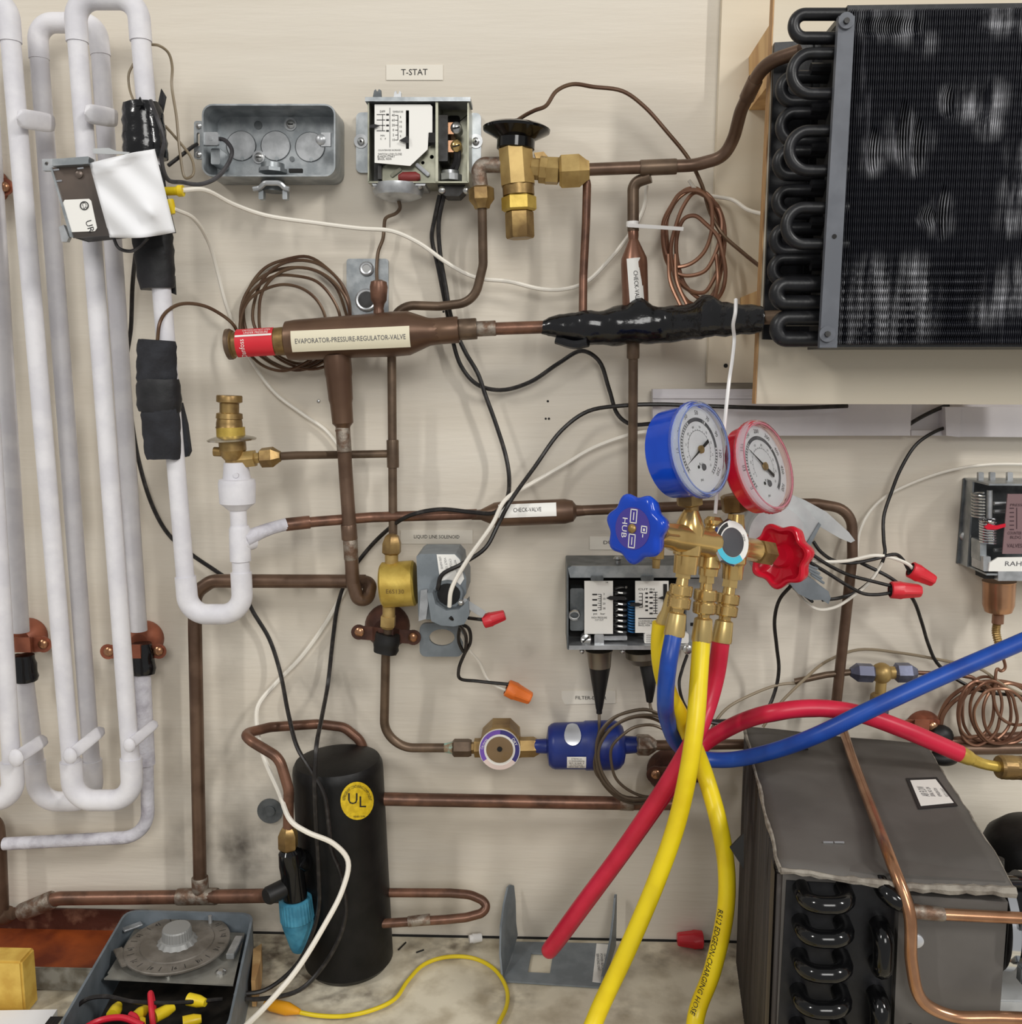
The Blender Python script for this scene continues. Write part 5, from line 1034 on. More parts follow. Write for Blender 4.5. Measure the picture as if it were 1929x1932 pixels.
wire('black wire from the lower red wire nut down to the copper capillary tangle', [(1625, 1062, .045), (1680, 1090, .046), (1705, 1110, .045), (1724, 1132, .04), (1740, 1175, .03), (1752, 1215, .022), (1768, 1250, .02), (1800, 1278, .02), (1850, 1303, .024), (1930, 1312, .024), (2000, 1314, .024)])
wire('pale wire sweeping from the right edge down beside the copper pipe', [(2000, 880, .01), (1930, 876, .01), (1860, 877, .01), (1790, 888, .01), (1720, 912, .01), (1670, 938, .011), (1640, 968, .012), (1622, 1005, .016), (1616, 1060, .02), (1612, 1105, .022)], 3, 'wirewhite')
wire('white wire hanging in a low loop under the grey open cap', [(1500, 1108, .06), (1516, 1132, .055), (1545, 1150, .05), (1575, 1146, .05), (1600, 1132, .05), (1640, 1100, .048), (1666, 1062, .045)], 3, 'wirewhite')
wire('black wire dropping from behind the red knob and curling left behind the hoses', [(1494, 1104, .07), (1472, 1130, .06), (1462, 1170, .045), (1466, 1220, .035), (1470, 1262, .03), (1464, 1300, .03), (1446, 1340, .035), (1410, 1358, .045), (1370, 1360, .055), (1338, 1358, .06), (1330, 1346, .06), (1334, 1310, .06), (1345, 1285, .06)])
wire('thin tan capillary from the tee curving down left behind the red hose', [(1510, 1288, .03), (1470, 1292, .03), (1420, 1310, .035), (1370, 1338, .045), (1345, 1372, .05), (1338, 1400, .05)], 2.9, 'wiretan', None, 'capillary_tube', 'tube')
wire('black wire from the pressure control curling down behind the yellow hose', [(1297, 1236, .06), (1288, 1262, .07), (1282, 1290, .08), (1292, 1330, .08), (1312, 1352, .08), (1360, 1366, .075), (1440, 1362, .075), (1500, 1352, .08), (1545, 1350, .09)], 3.1)
# tee fitting
t = thing('flare_tee', 'small brass tee with bluish flare nuts right of the copper pipe', 'fitting', (1662, 1350, .035))
D = .035
MB().ball((1664, 1270, D), 20, 1, 1, 1, 18).cyl((1645, 1270, D), (1692, 1269, D), 12, 14).cyl((1664, 1280, D), (1661, 1312, D), 10, 14).build('body', 'brass', t)
blue = M('bluesteel', (116, 120, 142), .35, .5, c2=(92, 94, 112), sc=60)
MB().rev((1604, 1268, D), (1650, 1270, D), [(0, 8), (.3, 18), (.9, 18), (1, 13)], 6).build('flare_nut', 'bluesteel', t)
MB().rev((1688, 1269, D), (1730, 1269, D), [(0, 13), (.1, 19), (.7, 19), (1, 10)], 6).build('flare_nut', 'bluesteel', t)
MB().rev((1661, 1308, D), (1658, 1332, D), [(0, 12), (.2, 17), (1, 17)], 6).build('flare_nut', 'brassdark', t); MB().rev((1660, 1328, D), (1664, 1352, D), [(0, 12), (.5, 15), (1, 12)], 10).build('cap', 'bluesteel', t)
line('tee_tube', 'thin dark copper tube running left from the flare tee to a tapered tip', [(1608, 1268, D), (1560, 1273, .033), (1500, 1286, .03)], 6, 'copperdull', 30)
wire('thin capillary arching over the tee from lower left to the right tangle', [(1440, 1372, .05), (1470, 1330, .045), (1520, 1280, .04), (1560, 1248, .02), (1620, 1226, .014), (1700, 1232, .014), (1780, 1246, .02), (1850, 1262, .03), (1890, 1290, .035), (1929, 1310, .035), (1990, 1330, .035)], 2.8, 'wiretan', None, 'capillary_tube', 'tube')
line('tee_outlet', 'thin copper tube leaving the right side of the flare tee', [(1726, 1269, D), (1800, 1272, .033), (1836, 1278, .033), (1858, 1300, .033)], 4, 'copperred', 20)
# capillary tangle at the right edge
t = thing('capillary_coil', 'bright copper capillary coil hanging at the right picture edge', 'tube coil', (1858, 1404, .03))
for k_, (cx, cy, rx, ry, a, dd) in enumerate(((1862, 1340, 46, 62, 0, .03), (1850, 1346, 40, 60, 14, .036), (1874, 1344, 44, 58, -12, .042), (1888, 1350, 50, 52, 10, .048), (1842, 1338, 34, 54, 8, .04), (1902, 1346, 48, 56, -6, .034))):
    pts = []
    for j in range(14):
        an = 2 * math.pi * j / 14; x = rx * math.cos(an) * (1 + rr.uniform(-.05, .05)); y = ry * math.sin(an) * (1 + rr.uniform(-.04, .04)); ca, sa = math.cos(math.radians(a)), math.sin(math.radians(a))
        pts.append((cx + x * ca - y * sa, cy + x * sa + y * ca, dd + .004 * math.sin(an + k_)))
    MB().tube(pts, 3, 7, 5, True).build('turn', 'coppercap', t)
MB().tube([(1885, 1215, .035), (1893, 1240, .035), (1897, 1260, .035), (1890, 1266, .035), (1882, 1262, .036), (1878, 1290, .038), (1876, 1320, .04), (1890, 1355, .042), (1920, 1368, .04), (1950, 1360, .04)], 3).build('lead', 'coppercap', t)
MB().tube([(1770, 1392, .02), (1774, 1352, .022), (1792, 1318, .025), (1830, 1293, .028), (1880, 1285, .03), (1940, 1296, .03)], 4).build('lead', 'coppercap', t); MB().tube([(1774, 1392, .024), (1780, 1350, .026), (1802, 1322, .028), (1840, 1302, .03), (1900, 1290, .03)], 4).build('lead', 'coppercap', t)
hanger('bell_hanger', 'bright copper bell hanger above the right rear corner of the condenser box', 1742, 1372, 34, 1712, 1374, 1768, 1372, 'copperpaint', .02, .03, 30)
tag(MB().ball((1776, 1388, .03), 23, 1, .8, .9, 18).build('rubber_grommet', 'rubber'), 'black rubber grommet beside the bright copper hanger', 'grommet', 'grommets at the hanger')
tag(MB().ball((1780, 1430, .03), 24, 1.2, .8, .6, 18).build('rubber_grommet', 'rubber'), 'black rubber grommet lower down behind the red hose end', 'grommet', 'grommets at the hanger')
line('wall_tube', 'copper tube, upper of two running off at the right edge', [(1782, 1400, .03), (1860, 1393, .028), (2000, 1384, .028)], 8.5, 'copperred', 20)
line('wall_tube', 'copper tube, lower and thicker of two running off at the right edge', [(1790, 1414, .035), (2000, 1412, .035)], 10.5, 'copperbrown', 20)
# pressure control at the right edge
t = thing('pressure_control', 'open galvanised pressure control with springs cut by the right picture edge', 'pressure control', (1880, 1100, 0))
MB().plate([(1819, 903), (2040, 903), (2040, 1063), (1806, 1063)], .0006, .003).build('back_plate', 'steelgrey', t)
def slab(a, b, c, d, th): return MB().wplate([[PP(a), PP(b), PP(c), PP(d)]], Vector((0, 0, -th)))
z0 = P(1819, 903, .001); MB().wbox(Vector((z0.x + .065, -.029, z0.z)), (.13, .056, .0018)).build('top_flange', 'galv', t)
z1 = P(1806, 1063, .001); MB().wbox(Vector((z1.x + .07, -.029, z1.z)), (.13, .056, .0018)).build('bottom_flange', 'galv', t)
MB().wbox(Vector((z1.x + .003, -.01, (z0.z + z1.z) / 2)), (.0016, .02, z0.z - z1.z)).build('side_flange', 'galv', t)
MB().disc(1823, 1012, 10, .003, .006, 16, dome=3).build('screw', 'screw', t)
spring(t, 1846, 930, 976, 11, 8, .045, 1.9, 'screw'); spring(t, 1864, 980, 1024, 14, 9, .05, 2.0, 'chrome')
MB().cyl((1868, 925, .045), (1867, 978, .045), 5, 12).build('rod', 'galvlite', t)
for y in (950, 965, 1038): MB().cyl((1876, y, .04), (1900, y - 1, .04), 4, 10).build('pin', 'galvlite', t)
MB().plate([(1858, 995), (1866, 988), (1880, 992), (1898, 988), (1898, 994), (1882, 999), (1864, 999)], .056, .058).build('pointer', 'redplastic', t)
o = MB().plate([(1902, 932), (2040, 932), (2040, 1045), (1892, 1045)], .053, .0545).build('scale_plate', 'maroon', t)
m = MB()
for i in range(6): m.plate(R4(1906, 958 + i * 8, 1914, 960 + i * 8), .0545, .0548)
m.plate(R4(1918.4, 958, 1920, 998), .0545, .0548).ptext('PRESS', 1918, 953, 5, .0549, 0, 22).ptext('COUNTER', 1915, 1006, 6, .0549, 0, 26).ptext('BLDG', 1917, 1014, 6, .0549, 0, 20).ptext('VALVES', 1915, 1030, 8, .0549, 0, 28); m.build('scale_print', 'maroonink', o)
o = MB().plate([(1868, 1062), (1884, 1052), (2040, 1050), (2040, 1078), (1866, 1078)], .056, .058).build('name_plate', 'labelwhite', t); MB().ptext('RAHP', 1917, 1064, 9.5, .0583, 0, 40).build('lettering', 'inkgrey', o)
MB().box(1856, 1050, 1870, 1078, .03, .056, 2).build('bracket', 'galvlite', t); MB().box(1850, 1020, 1862, 1060, .03, .05, 3).build('bracket', 'galv', t); MB().box(1858, 1078, 1888, 1092, .03, .05).build('dark_gap', 'holedark', t); MB().box(1884, 1078, 2040, 1096, .03, .058).build('lower_panel', 'galvlite', t)
for x in (1852, 1874, 1907): MB().box(x - 5, 891, x + 5, 912, .02, .024, 2).build('post', 'galvlite', t)
MB().rev((1886, 1096, .035), (1884, 1160, .035), [(0, 30), (.05, 29), (.7, 28), (.9, 24), (1, 10)], 28).build('bellows_cup', 'copperbright', t)
MB().cyl((1884, 1158, .035), (1883, 1176, .035), 10.5, 16).build('neck', 'coppercap', t)
C_ = catmull([P(1882, 1174, .035), P(1880, 1192, .035), P(1886, 1218, .035)], 12); kk = mpp(C_[0]); MB().sweep(C_, [kk * (8 if i % 2 else 6.6) for i in range(len(C_))], 12).build('flex_sleeve', 'brassdark', t, 10)
# ================================================================ condenser box
HB = .262
BL, BR_, FRt, FL = PZ(1412, 1375, HB), PZ(1738, 1408, HB), PZ(1898, 1662, HB), PZ(1478, 1636, HB)
def dn(v, z): return Vector((v.x, v.y, z))
t = thing('condenser_unit', 'dark grey boxy condenser unit with black return bends on its end', 'condenser', dn((BL + FRt) / 2, 0))
MB().wplate([[BL * 1, BR_ * 1, FRt * 1, FL * 1]], Vector((0, 0, -HB + .001))).build('body', 'boxgrey', t)
fx = (FRt - FL).normalized(); fn = Vector((fx.y, -fx.x, 0)); fn = fn if fn.y < 0 else -fn
def FP(x, y, off=0.0):                                  # pixel -> point on the front face
    r = ray(x, y); return CAMLOC + r * ((FL - CAMLOC).dot(fn) / r.dot(fn)) + fn * off
# finned left side, edge plates
lx = (FL - BL).normalized(); ln = Vector((-lx.y, lx.x, 0)); ln = ln if ln.x < 0 else -ln
V = []; F = []; L_ = (FL - BL).length; n_ = 74
for i in range(n_):
    p = BL + lx * (L_ * (i + .5) / n_); q = len(V); V += [dn(p, .003), dn(p, HB - .006), dn(p, HB - .006) + ln * .004, dn(p, .003) + ln * .004]; F.append((q, q+1, q+2, q+3))
o = mk('side_fins', V, F, 'findark', t); o.modifiers.new('s', 'SOLIDIFY').thickness = .0012; o['kind'] = 'stuff'; o['label'] = 'dark vertical fins on the left side'
MB().wplate([[dn(FL, HB - .004) + ln * .006, dn(FL, HB - .004) + ln * .006 + fx * .03 * 0 + fn * .001, dn(FL, .002) + ln * .006 + fn * .001, dn(FL, .002) + ln * .006]], lx * -.02).build('corner_strip', 'findark', t)
# top sheet, curled and torn
V = []; F = []; nu, nv = 26, 16; rt = random.Random(5)
for j in range(nv + 1):
    for i in range(nu + 1):
        u, v = i / nu, j / nv; a = BL.lerp(BR_, u); b = FL.lerp(FRt, u); p = a.lerp(b, v * 1.035) ; z = HB + .0022
        if i in (0, nu): p += fx * (-.003 if i == 0 else .003) * (1 + .5 * rt.random())
        z += .004 * (1 - u) * max(0, v - .75) * 4 * .5 - (.006 * math.sin(u * 3.14) * max(0, v - .8) * 5 * .6) + .0006 * math.sin(u * 9)
        if v > .9: z -= .004 * u
        if v == 1: p += fn * .0025 * rt.random()
        V.append(Vector((p.x, p.y, z)))
for j in range(nv):
    for i in range(nu): F.append((j*(nu+1) + i, j*(nu+1) + i + 1, (j+1)*(nu+1) + i + 1, (j+1)*(nu+1) + i))
o = mk('top_sheet', V, F, 'boxgrey', t, 60); o.modifiers.new('s', 'SOLIDIFY').thickness = .003
m = MB(); C_ = [V[nv*(nu+1) + i] + Vector((0, 0, -.0006)) for i in range(nu + 1)]; m.sweep(C_, [.0016 + .0012 * rt.random() + .0016 * (i / nu) for i in range(nu + 1)], 6)
m.build('torn_edge', 'boxedge', o); MB().sweep([V[j*(nu+1)] + Vector((0, 0, -.0006)) for j in range(nv + 1)], [.0012 + .001 * rt.random() for j in range(nv + 1)], 6).build('torn_edge', 'boxedge', o)
MB().sweep([V[j*(nu+1) + nu] + Vector((0, 0, -.0006)) for j in range(nv + 1)], [.0006 + .0006 * rt.random() for j in range(nv + 1)], 6).build('torn_edge', 'boxedge', o)
zt_ = HB + .0036
pl = lambda pts, z: [PZ(x, y, z) for x, y in pts]
o2 = MB().wplate([pl([(1710, 1468), (1768, 1466), (1808, 1520), (1734, 1526)], zt_)], Vector((0, 0, -.0004))).build('sticker', 'ink', t); o2 = MB().wplate([pl([(1718, 1472), (1766, 1470), (1800, 1514), (1738, 1520)], zt_ + .0004)], Vector((0, 0, -.0003))).build('sticker', 'labelwhite', t)
oo = PZ(1762, 1494, zt_ + .0006); e1 = (PZ(1784, 1540, zt_) - PZ(1738, 1470, zt_)).normalized(); e2 = Vector((-e1.y, e1.x, 0))
m = MB()
for i, (s_, sz, wd) in enumerate((('AIR FLOW', .009, .02), ('SERIAL NO 1204', .005, .019), ('REFRIGERATION', .004, .017), ('VOLTS 115 60 HZ', .004, .017))): m.text(s_, lambda u, v: oo + e1 * u * -1 + e2 * (-(v) + (i - 1.4) * .0058), sz, wd)
m.build('lettering', 'inkgrey', o2)
for x0, x1 in ((1554, 1572), (1576, 1592)): MB().wbox(PZ((x0 + x1) / 2, 1589, zt_), (.0075, .0012, .0012)).build('staple', 'galvlite', t)
MB().wbox(PZ(1508, 1413, zt_ + .001), (.017, .003, .0015)).build('dark_slit', 'holedark', t)
# front face: coil end plate and cover sheet
def facep(pts, off, th): return MB().wplate([[FP(x, y, off) for x, y in pts]], fn * -th)
facep([(1484, 1660), (1690, 1672), (1674, 2050), (1462, 2050)], .001, .004).build('coil_end_plate', 'coilblack', t)
facep([(1692, 1676), (1894, 1690), (1868, 2050), (1676, 2050)], .0085, .0085).build('cover_sheet', 'boxgrey', t)
MB().wrev(FP(1722, 1761, .0085), fn, [(0, .0052), (.002, .0052), (.003, .003)], 18).build('rivet', 'foil', t)
facep([(1705, 1918), (1714, 1916), (1716, 2000), (1704, 2000)], .009, .001).build('slot', 'holedark', t)
def rbend(a, b, out, r):
    A, B = FP(*a), FP(*b); MB().sweep(fillet([A, A + fn * out, B + fn * out, B], .014, 8), r, 12).build('return_bend', 'glossblack', t)
for i, y in enumerate((1674, 1736, 1800, 1866, 1930)): rbend((1512 - i * 2, y), (1590 - i * 2, y + 1), .024, .0066)
rbend((1658, 1742), (1656, 1812), .016, .0072); rbend((1652, 1872), (1650, 1945), .016, .0072); rbend((1662, 1666), (1700, 1688), .016, .0066)
MB().plate([(1378, 1600), (1404, 1572), (1404, 1640), (1392, 1622)], .285, .287).build('foil_flap', 'holedark', t)
# tubes in front of the unit
zt2 = HB + .0085
pts = [PZ(1590, 1374, zt2), PZ(1612, 1440, zt2), PZ(1650, 1540, zt2), PZ(1684, 1630, zt2), FP(1700, 1690, .022), FP(1703, 1780, .024), FP(1722, 1848, .024), FP(1775, 1876, .024), FP(1860, 1879, .024), FP(2020, 1884, .024)]
tag(MB().sweep(catmull(pts, 8), .0044, 14).build('condenser_tube', 'copperbright'), 'bright copper tube running over the condenser top and bending right along its end', 'pipe')
t3 = thing('discharge_tube', 'bright copper tube with soldered socket on the condenser end near its top', 'pipe', FP(1800, 1710, .016))
MB().rev(FP(1700, 1695, .016), FP(1772, 1703, .016), [(0, 14), (.9, 13), (1, 10)], 16).build('socket', 'solder', t3); MB().sweep([FP(1765, 1702, .016), FP(1850, 1706, .016), FP(2020, 1714, .016)], .0042, 14).build('tubing', 'copperbright', t3)
# compressor dome and motor
t = thing('compressor', 'black domed compressor standing right of the condenser box', 'compressor', Vector((.43, -.15, 0)))
c_ = P(1965, 1620, .14); MB().wrev(Vector((c_.x, c_.y, .001)), Vector((0, 0, 1)), [(0, .056), (c_.z - .03, .056), (c_.z - .004, .055), (c_.z + .018, .047), (c_.z + .028, .036), (c_.z + .033, .012)], 40).build('shell', 'receiver', t)
for x, y in ((1884, 1620), (1904, 1652)): MB().cyl((x, y, .215), (x, y + 26, .215), 11, 14).build('lug', 'steeldark', t)
t = thing('fan_motor', 'black motor with chrome bands at the right edge beside the condenser end', 'motor', FP(1930, 1800, -.02))
A = FP(1893, 1762, -.02); MB().wrev(A, fx, [(0, .02), (.004, .031), (.05, .033), (.12, .033)], 36).build('housing', 'glossblack', t)
for s_ in (.001, .02): MB().wrev(A + fx * s_, fx, [(0, .029), (0, .0355), (.006, .0355), (.006, .029)], 36).build('band', 'chrome', t)
for dz in (.018, -.02): MB().wbox(A + fx * .012 + Vector((0, 0, dz)) + fn * .036, (.012, .008, .012), bev=.001).build('lug', 'steelgrey', t)
tag(MB().wbox(Vector((FP(1960, 1915, -.03).x, FP(1960, 1915, -.03).y, FP(1960, 1900, -.03).z / 2 + .0012)), (.07, .05, FP(1960, 1900, -.03).z), bev=.001).build('motor_base', 'greylight'), 'pale grey block under the motor at the lower right corner', 'block')
# ================================================================ receiver
B0 = Vector((-.2045, -.0525, .0016)); T0 = P(637, 1432, .0525); AX = (T0 - B0); LL = AX.length; RR = .0466
t = thing('receiver_tank', 'tall black cylindrical receiver tank with round yellow sticker standing on the bench', 'tank', B0)
MB().wrev(B0, AX, [(0, RR * .9), (.006, RR), (LL - .012, RR), (LL - .006, RR * .985), (LL - .001, RR * .93), (LL + .002, RR * .7), (LL + .003, .005)], 48).build('shell', 'receiver', t)
AN = AX.normalized()
def can(x, y, e=.0004):
    r = ray(x, y); o = CAMLOC - B0; a = r - AN * r.dot(AN); b = o - AN * o.dot(AN); A_ = a.dot(a); B_ = 2 * a.dot(b); C_ = b.dot(b) - (RR + e) ** 2; s = (-B_ - math.sqrt(max(0, B_*B_ - 4*A_*C_))) / (2*A_); return CAMLOC + r * s
def capatch(cx, cy, rx, ry, e, n=8):
    V = [can(cx, cy, e)]; F = []; m = 28
    for i in range(1, n + 1):
        for j in range(m): V.append(can(cx + rx * i / n * math.cos(2*math.pi*j/m), cy + ry * i / n * math.sin(2*math.pi*j/m), e))
    for j in range(m): F.append((0, 1 + j, 1 + (j+1) % m))
    for i in range(n - 1):
        for j in range(m): F.append((1 + i*m + j, 1 + i*m + (j+1) % m, 1 + (i+1)*m + (j+1) % m, 1 + (i+1)*m + j))
    return MB().add(V, F)
o = capatch(674, 1511, 31.5, 36, .0006).build('sticker', 'ulyellow', t)
pk = mpp(can(674, 1511)); m = MB()
m.text('U', lambda u, v: can(666 + u / pk, 1508 - v / pk, .0011), 30 * pk).text('L', lambda u, v: can(684 + u / pk, 1514 - v / pk, .0011), 30 * pk)
m.text('REFRIGERANT CONTAINING COMPONENT', lambda u, v: can(674 + (24.5 + v / pk) * math.sin(u / pk / 26), 1512 - (28 + v / pk) * math.cos(u / pk / 26), .0011), 8 * pk, 78 * pk)
m.text('HENRY TYPE', lambda u, v: can(678 + u / pk, 1541 - v / pk, .0011), 5 * pk, 22 * pk); m.build('lettering', 'ink', o)
# service valve
t = thing('service_valve', 'black service valve with brass nut and blue green cap left of the receiver', 'valve', (560, 1790, .1))
D = .1
MB().rev((543, 1560, D), (544, 1602, D), [(0, 9), (.1, 14), (.35, 19), (.9, 19), (1, 16)], 6).build('flare_nut', 'brassdark', t)
MB().rev((546, 1602, D), (558, 1698, D), [(0, 16), (.06, 21), (.3, 23), (.45, 22), (1, 23)], 24).build('body', 'glossblack', t)
MB().rev((502, 1692, D + .02), (545, 1672, D), [(0, 14), (.1, 17), (1, 18)], 20).build('side_stub', 'rubber', t)
MB().cyl((575, 1625, .09), (560, 1620, D), 20, 16).build('mounting_boss', 'glossblack', t)
V = []; F = []; A, B = P(557, 1694, D), P(568, 1790, D); k = mpp(A); u, v, n = frame(B - A); L_ = (B - A).length; pr = [(0, 26), (.02, 30), (.4, 31), (.42, 30), (.5, 29.5), (.92, 20), (1, 17)]
for i, (tt, q) in enumerate(pr):
    for j in range(60): a = 2*math.pi*j/60; V.append(A + n * L_ * tt + (u * math.cos(a) + v * math.sin(a)) * q * k * (1 + (.03 if j % 2 and 0 < i < 3 else 0)))
for i in range(len(pr) - 1):
    for j in range(60): F.append((i*60 + j, i*60 + (j+1) % 60, (i+1)*60 + (j+1) % 60, (i+1)*60 + j))
F += [tuple(range(60)), tuple((len(pr)-1)*60 + j for j in range(60))]
MB().add(V, F).build('cap', 'bluecap', t, 20)
line('valve_tube', 'reddish copper tube looping up from the service valve and over behind the receiver', [(544, 1570, D), (545, 1490, D), (527, 1430, .095), (470, 1396, .09), (462, 1384, .075), (510, 1372, .05), (600, 1366, .02), (650, 1372, .014), (684, 1400, .014), (690, 1460, .014)], 9.5, 'copperred', 40)
t = line('bottom_line', 'brown copper pipe with tee running along the foot of the wall to the service valve', [(70, 1706, .03), (110, 1695, .03), (380, 1692, .035), (500, 1690, .05), (540, 1690, .085)], 13, 'copperred', 60, 'pipe', None,
     [('tee', (335, 1692, .034), (410, 1691, .036), 15.5, 'solder'), ('tee_branch', (377, 1655, .033), (379, 1690, .034), 15.5, 'solder'), ('elbow', (40, 1722, .03), (100, 1697, .03), 17, 'solder')])
line('left_riser', 'brown copper pipe rising at the left picture edge into the frosted outlet pipe', [(20, 1722, .03), (2, 1735, .03), (-4, 1590, .03), (-8, 1550, .03), (-60, 1540, .03)], 15, 'copperbrown', 20)
line('receiver_loop', 'hairpin copper tube looping out of the right side of the receiver', [(712, 1684, .05), (850, 1685, .05), (888, 1688, .051), (912, 1699, .053), (919, 1711, .056), (910, 1723, .059), (880, 1731, .062), (840, 1735, .064), (712, 1743, .07)], 8.5, 'copperred', 60, 'pipe', None, [('solder_joint', (770, 1739, .068), (812, 1734, .066), 9.8, 'solder')])
tag(MB().disc(509, 1531, 24, .0006, .003, 28).disc(509, 1531, 10, .003, .0045, 16).build('wall_washer', 'steelgrey'), 'large grey washer screwed to the wall left of the receiver', 'washer')
# ================================================================ timer box
HT = .06; c4 = [PZ(238, 1716, HT), PZ(480, 1722, HT), PZ(434, 1932, HT), PZ(112, 1932, HT)]
e_ = (c4[2] - c4[1]); c4[2] = c4[1] + e_ * 1.06; e_ = (c4[3] - c4[0]); c4[3] = c4[0] + e_ * 1.06
t = thing('timer_box', 'open grey plastic timer box with a round dial lying on the bench', 'timer', dn((c4[0] + c4[2]) / 2, 0))
def rloop(c4, z, rad, ins=0):
    cen = sum(c4, Vector()) / 4; L = []
    C = [c + (cen - c).normalized() * ins * 1.41 for c in c4]
    for i in range(4):
        a, b, c = C[i - 1], C[i], C[(i + 1) % 4]; u = (a - b).normalized(); v = (c - b).normalized()
        for k in range(6):
            f = k / 5; L.append(dn(b + u * rad * (1 - f) ** 2 + v * rad * f ** 2, z))
    return L
O0, O1 = rloop(c4, .0008, .016), rloop(c4, HT, .016); I1, I0 = rloop(c4, HT, .014, .0028), rloop(c4, .004, .014, .0028); n = 24
V = O0 + O1 + I1 + I0; F = []
for i in range(n):
    j = (i + 1) % n; F += [(i, j, n+j, n+i), (n+i, n+j, 2*n+j, 2*n+i), (2*n+i, 2*n+j, 3*n+j, 3*n+i)]
F += [tuple(range(n)), tuple(range(3*n, 4*n))]
mk('case', V, F, 'greyplastic', t)
MB().wplate([rloop(c4, .0052, .012, .004)], Vector((0, 0, -.001))).build('dark_floor', M('floordark', (52, 46, 40), .7, c2=(30, 27, 24), sc=60) and 'floordark', t)  # mottled dark brown sheet over the inside bottom
zp = .042
o = MB().wplate([pl([(255, 1752), (462, 1760), (440, 1858), (196, 1846), (206, 1838), (203, 1836)], zp)], Vector((0, 0, -.0016))).build('mounting_plate', M('platelite', (158, 156, 148), .45, .4, c2=(132, 128, 120), sc=40) and 'platelite', t)
dc = PZ(335, 1778, .052); dr = (PZ(431, 1778, .052) - dc).length; Z = Vector((0, 0, 1))
MB().wrev(dc - Z * .003, Z, [(0, dr * .98), (.0005, dr), (.0022, dr), (.003, dr * .985)], 56).build('dial', 'dialgrey', t)
MB().wrev(dc, Z, [(0, dr * .70), (.0012, dr * .69)], 40).build('inner_dial', 'dialgrey', t)
m = MB()
for i in range(24):
    a = 2 * math.pi * i / 24; d_ = Vector((math.cos(a), math.sin(a), 0)); p_ = Vector((-math.sin(a), math.cos(a), 0)); b_ = dc + Z * .0003
    m.add([b_ + d_ * dr * .8 + p_ * .0003, b_ + d_ * dr * .8 - p_ * .0003, b_ + d_ * dr * .93 - p_ * .0003, b_ + d_ * dr * .93 + p_ * .0003], [(0, 1, 2, 3)])
    if i % 2: m.text(str((i // 2) or 12), lambda u, v: b_ + d_ * (dr * .86 + v) - p_ * u + p_ * .003, .006)
m.build('dial_marks', 'steeldark', t)
V = []; F = []; pr = [(0, .019), (.004, .0165), (.005, .0145), (.014, .0138), (.0155, .0132), (.016, .001)]
for i, (tt, q) in enumerate(pr):
    for j in range(64): a = 2*math.pi*j/64; V.append(dc + Z * (tt + .0012) + Vector((math.cos(a), math.sin(a), 0)) * q * (1 + (.03 if j % 2 and i in (2, 3) else 0) + (.05 if j % 4 < 2 and i == 0 else 0)))
for i in range(len(pr) - 1):
    for j in range(64): F.append((i*64 + j, i*64 + (j+1) % 64, (i+1)*64 + (j+1) % 64, (i+1)*64 + j))
F += [tuple((len(pr)-1)*64 + j for j in range(64))]
MB().add(V, F).build('knob', M('knobgrey', (150, 150, 148), .5, .3) and 'knobgrey', t, 12)
for (a, b, w_) in (((232, 1755), (268, 1742), .008), ((222, 1790), (238, 1822), .009)): 
    A, B = PZ(*a, .05), PZ(*b, .05); x_ = (B - A).normalized(); MB().wbox((A + B) / 2, ((B - A).length, w_, .002), Matrix((x_, Z.cross(x_), Z)).transposed(), .0006).build('lever', 'galvlite' if w_ < .0085 else 'dialgrey', t)
A, B = PZ(452, 1770, .05), PZ(434, 1805, .05); x_ = (B - A).normalized(); MB().wbox((A + B) / 2, ((B - A).length, .008, .006), Matrix((x_, Z.cross(x_), Z)).transposed(), .0006).build('latch', 'galvlite', t)
for x, y, r in ((417, 1836, .005), (318, 1843, .003)): MB().wrev(PZ(x, y, zp), Z, [(0, r), (.002, r), (.0035, r * .5)], 10).build('screw', 'screw', t)
MB().wrev(PZ(397, 1741, .052), Z, [(0, .002), (.008, .002)], 8).build('trip_pin', 'galvlite', t)
MB().tube([PZ(150, 1925, .03), PZ(142, 1905, .045), PZ(165, 1885, .055), PZ(200, 1880, .055), PZ(250, 1890, .05), PZ(330, 1892, .04), PZ(420, 1885, .035)], 4, 8).build('black_lead', 'wireblack', t)
MB().tube([PZ(150, 1945, .04), PZ(190, 1925, .05), PZ(230, 1920, .05), PZ(270, 1935, .045)], 6, 10).build('red_lead', 'wirered', t); MB().tube([PZ(290, 1945, .03), PZ(286, 1905, .045), PZ(284, 1874, .05), PZ(288, 1890, .045), PZ(292, 1925, .03)], 5.5, 10).build('red_lead', 'wirered', t); MB().tube([PZ(246, 1914, .045), PZ(256, 1920, .045), PZ(262, 1940, .04)], 6, 10).build('red_lead', 'wirered', t)
for a, b in (((212, 1916), (224, 1896)), ((252, 1924), (276, 1902)), ((292, 1918), (328, 1900)), ((356, 1885), (388, 1892)), ((345, 1930), (380, 1922)), ((258, 1932), (275, 1928))):
    A, B = PZ(*a, .036), PZ(*b, .036); MB().wrev(A, B - A, [(0, .0058), (.6 * (B - A).length, .0056), ((B - A).length, .0036)], 14).build('crimp_connector', 'yellowplastic', t)
tag(MB().wplate([pl([(478, 1790), (494, 1780), (492, 1812), (482, 1850), (474, 1850)], .03)], Vector((0, 0, -.028))).build('wood_scrap', 'pine'), 'splintered pale wood scrap against the right side of the timer box', 'wood')
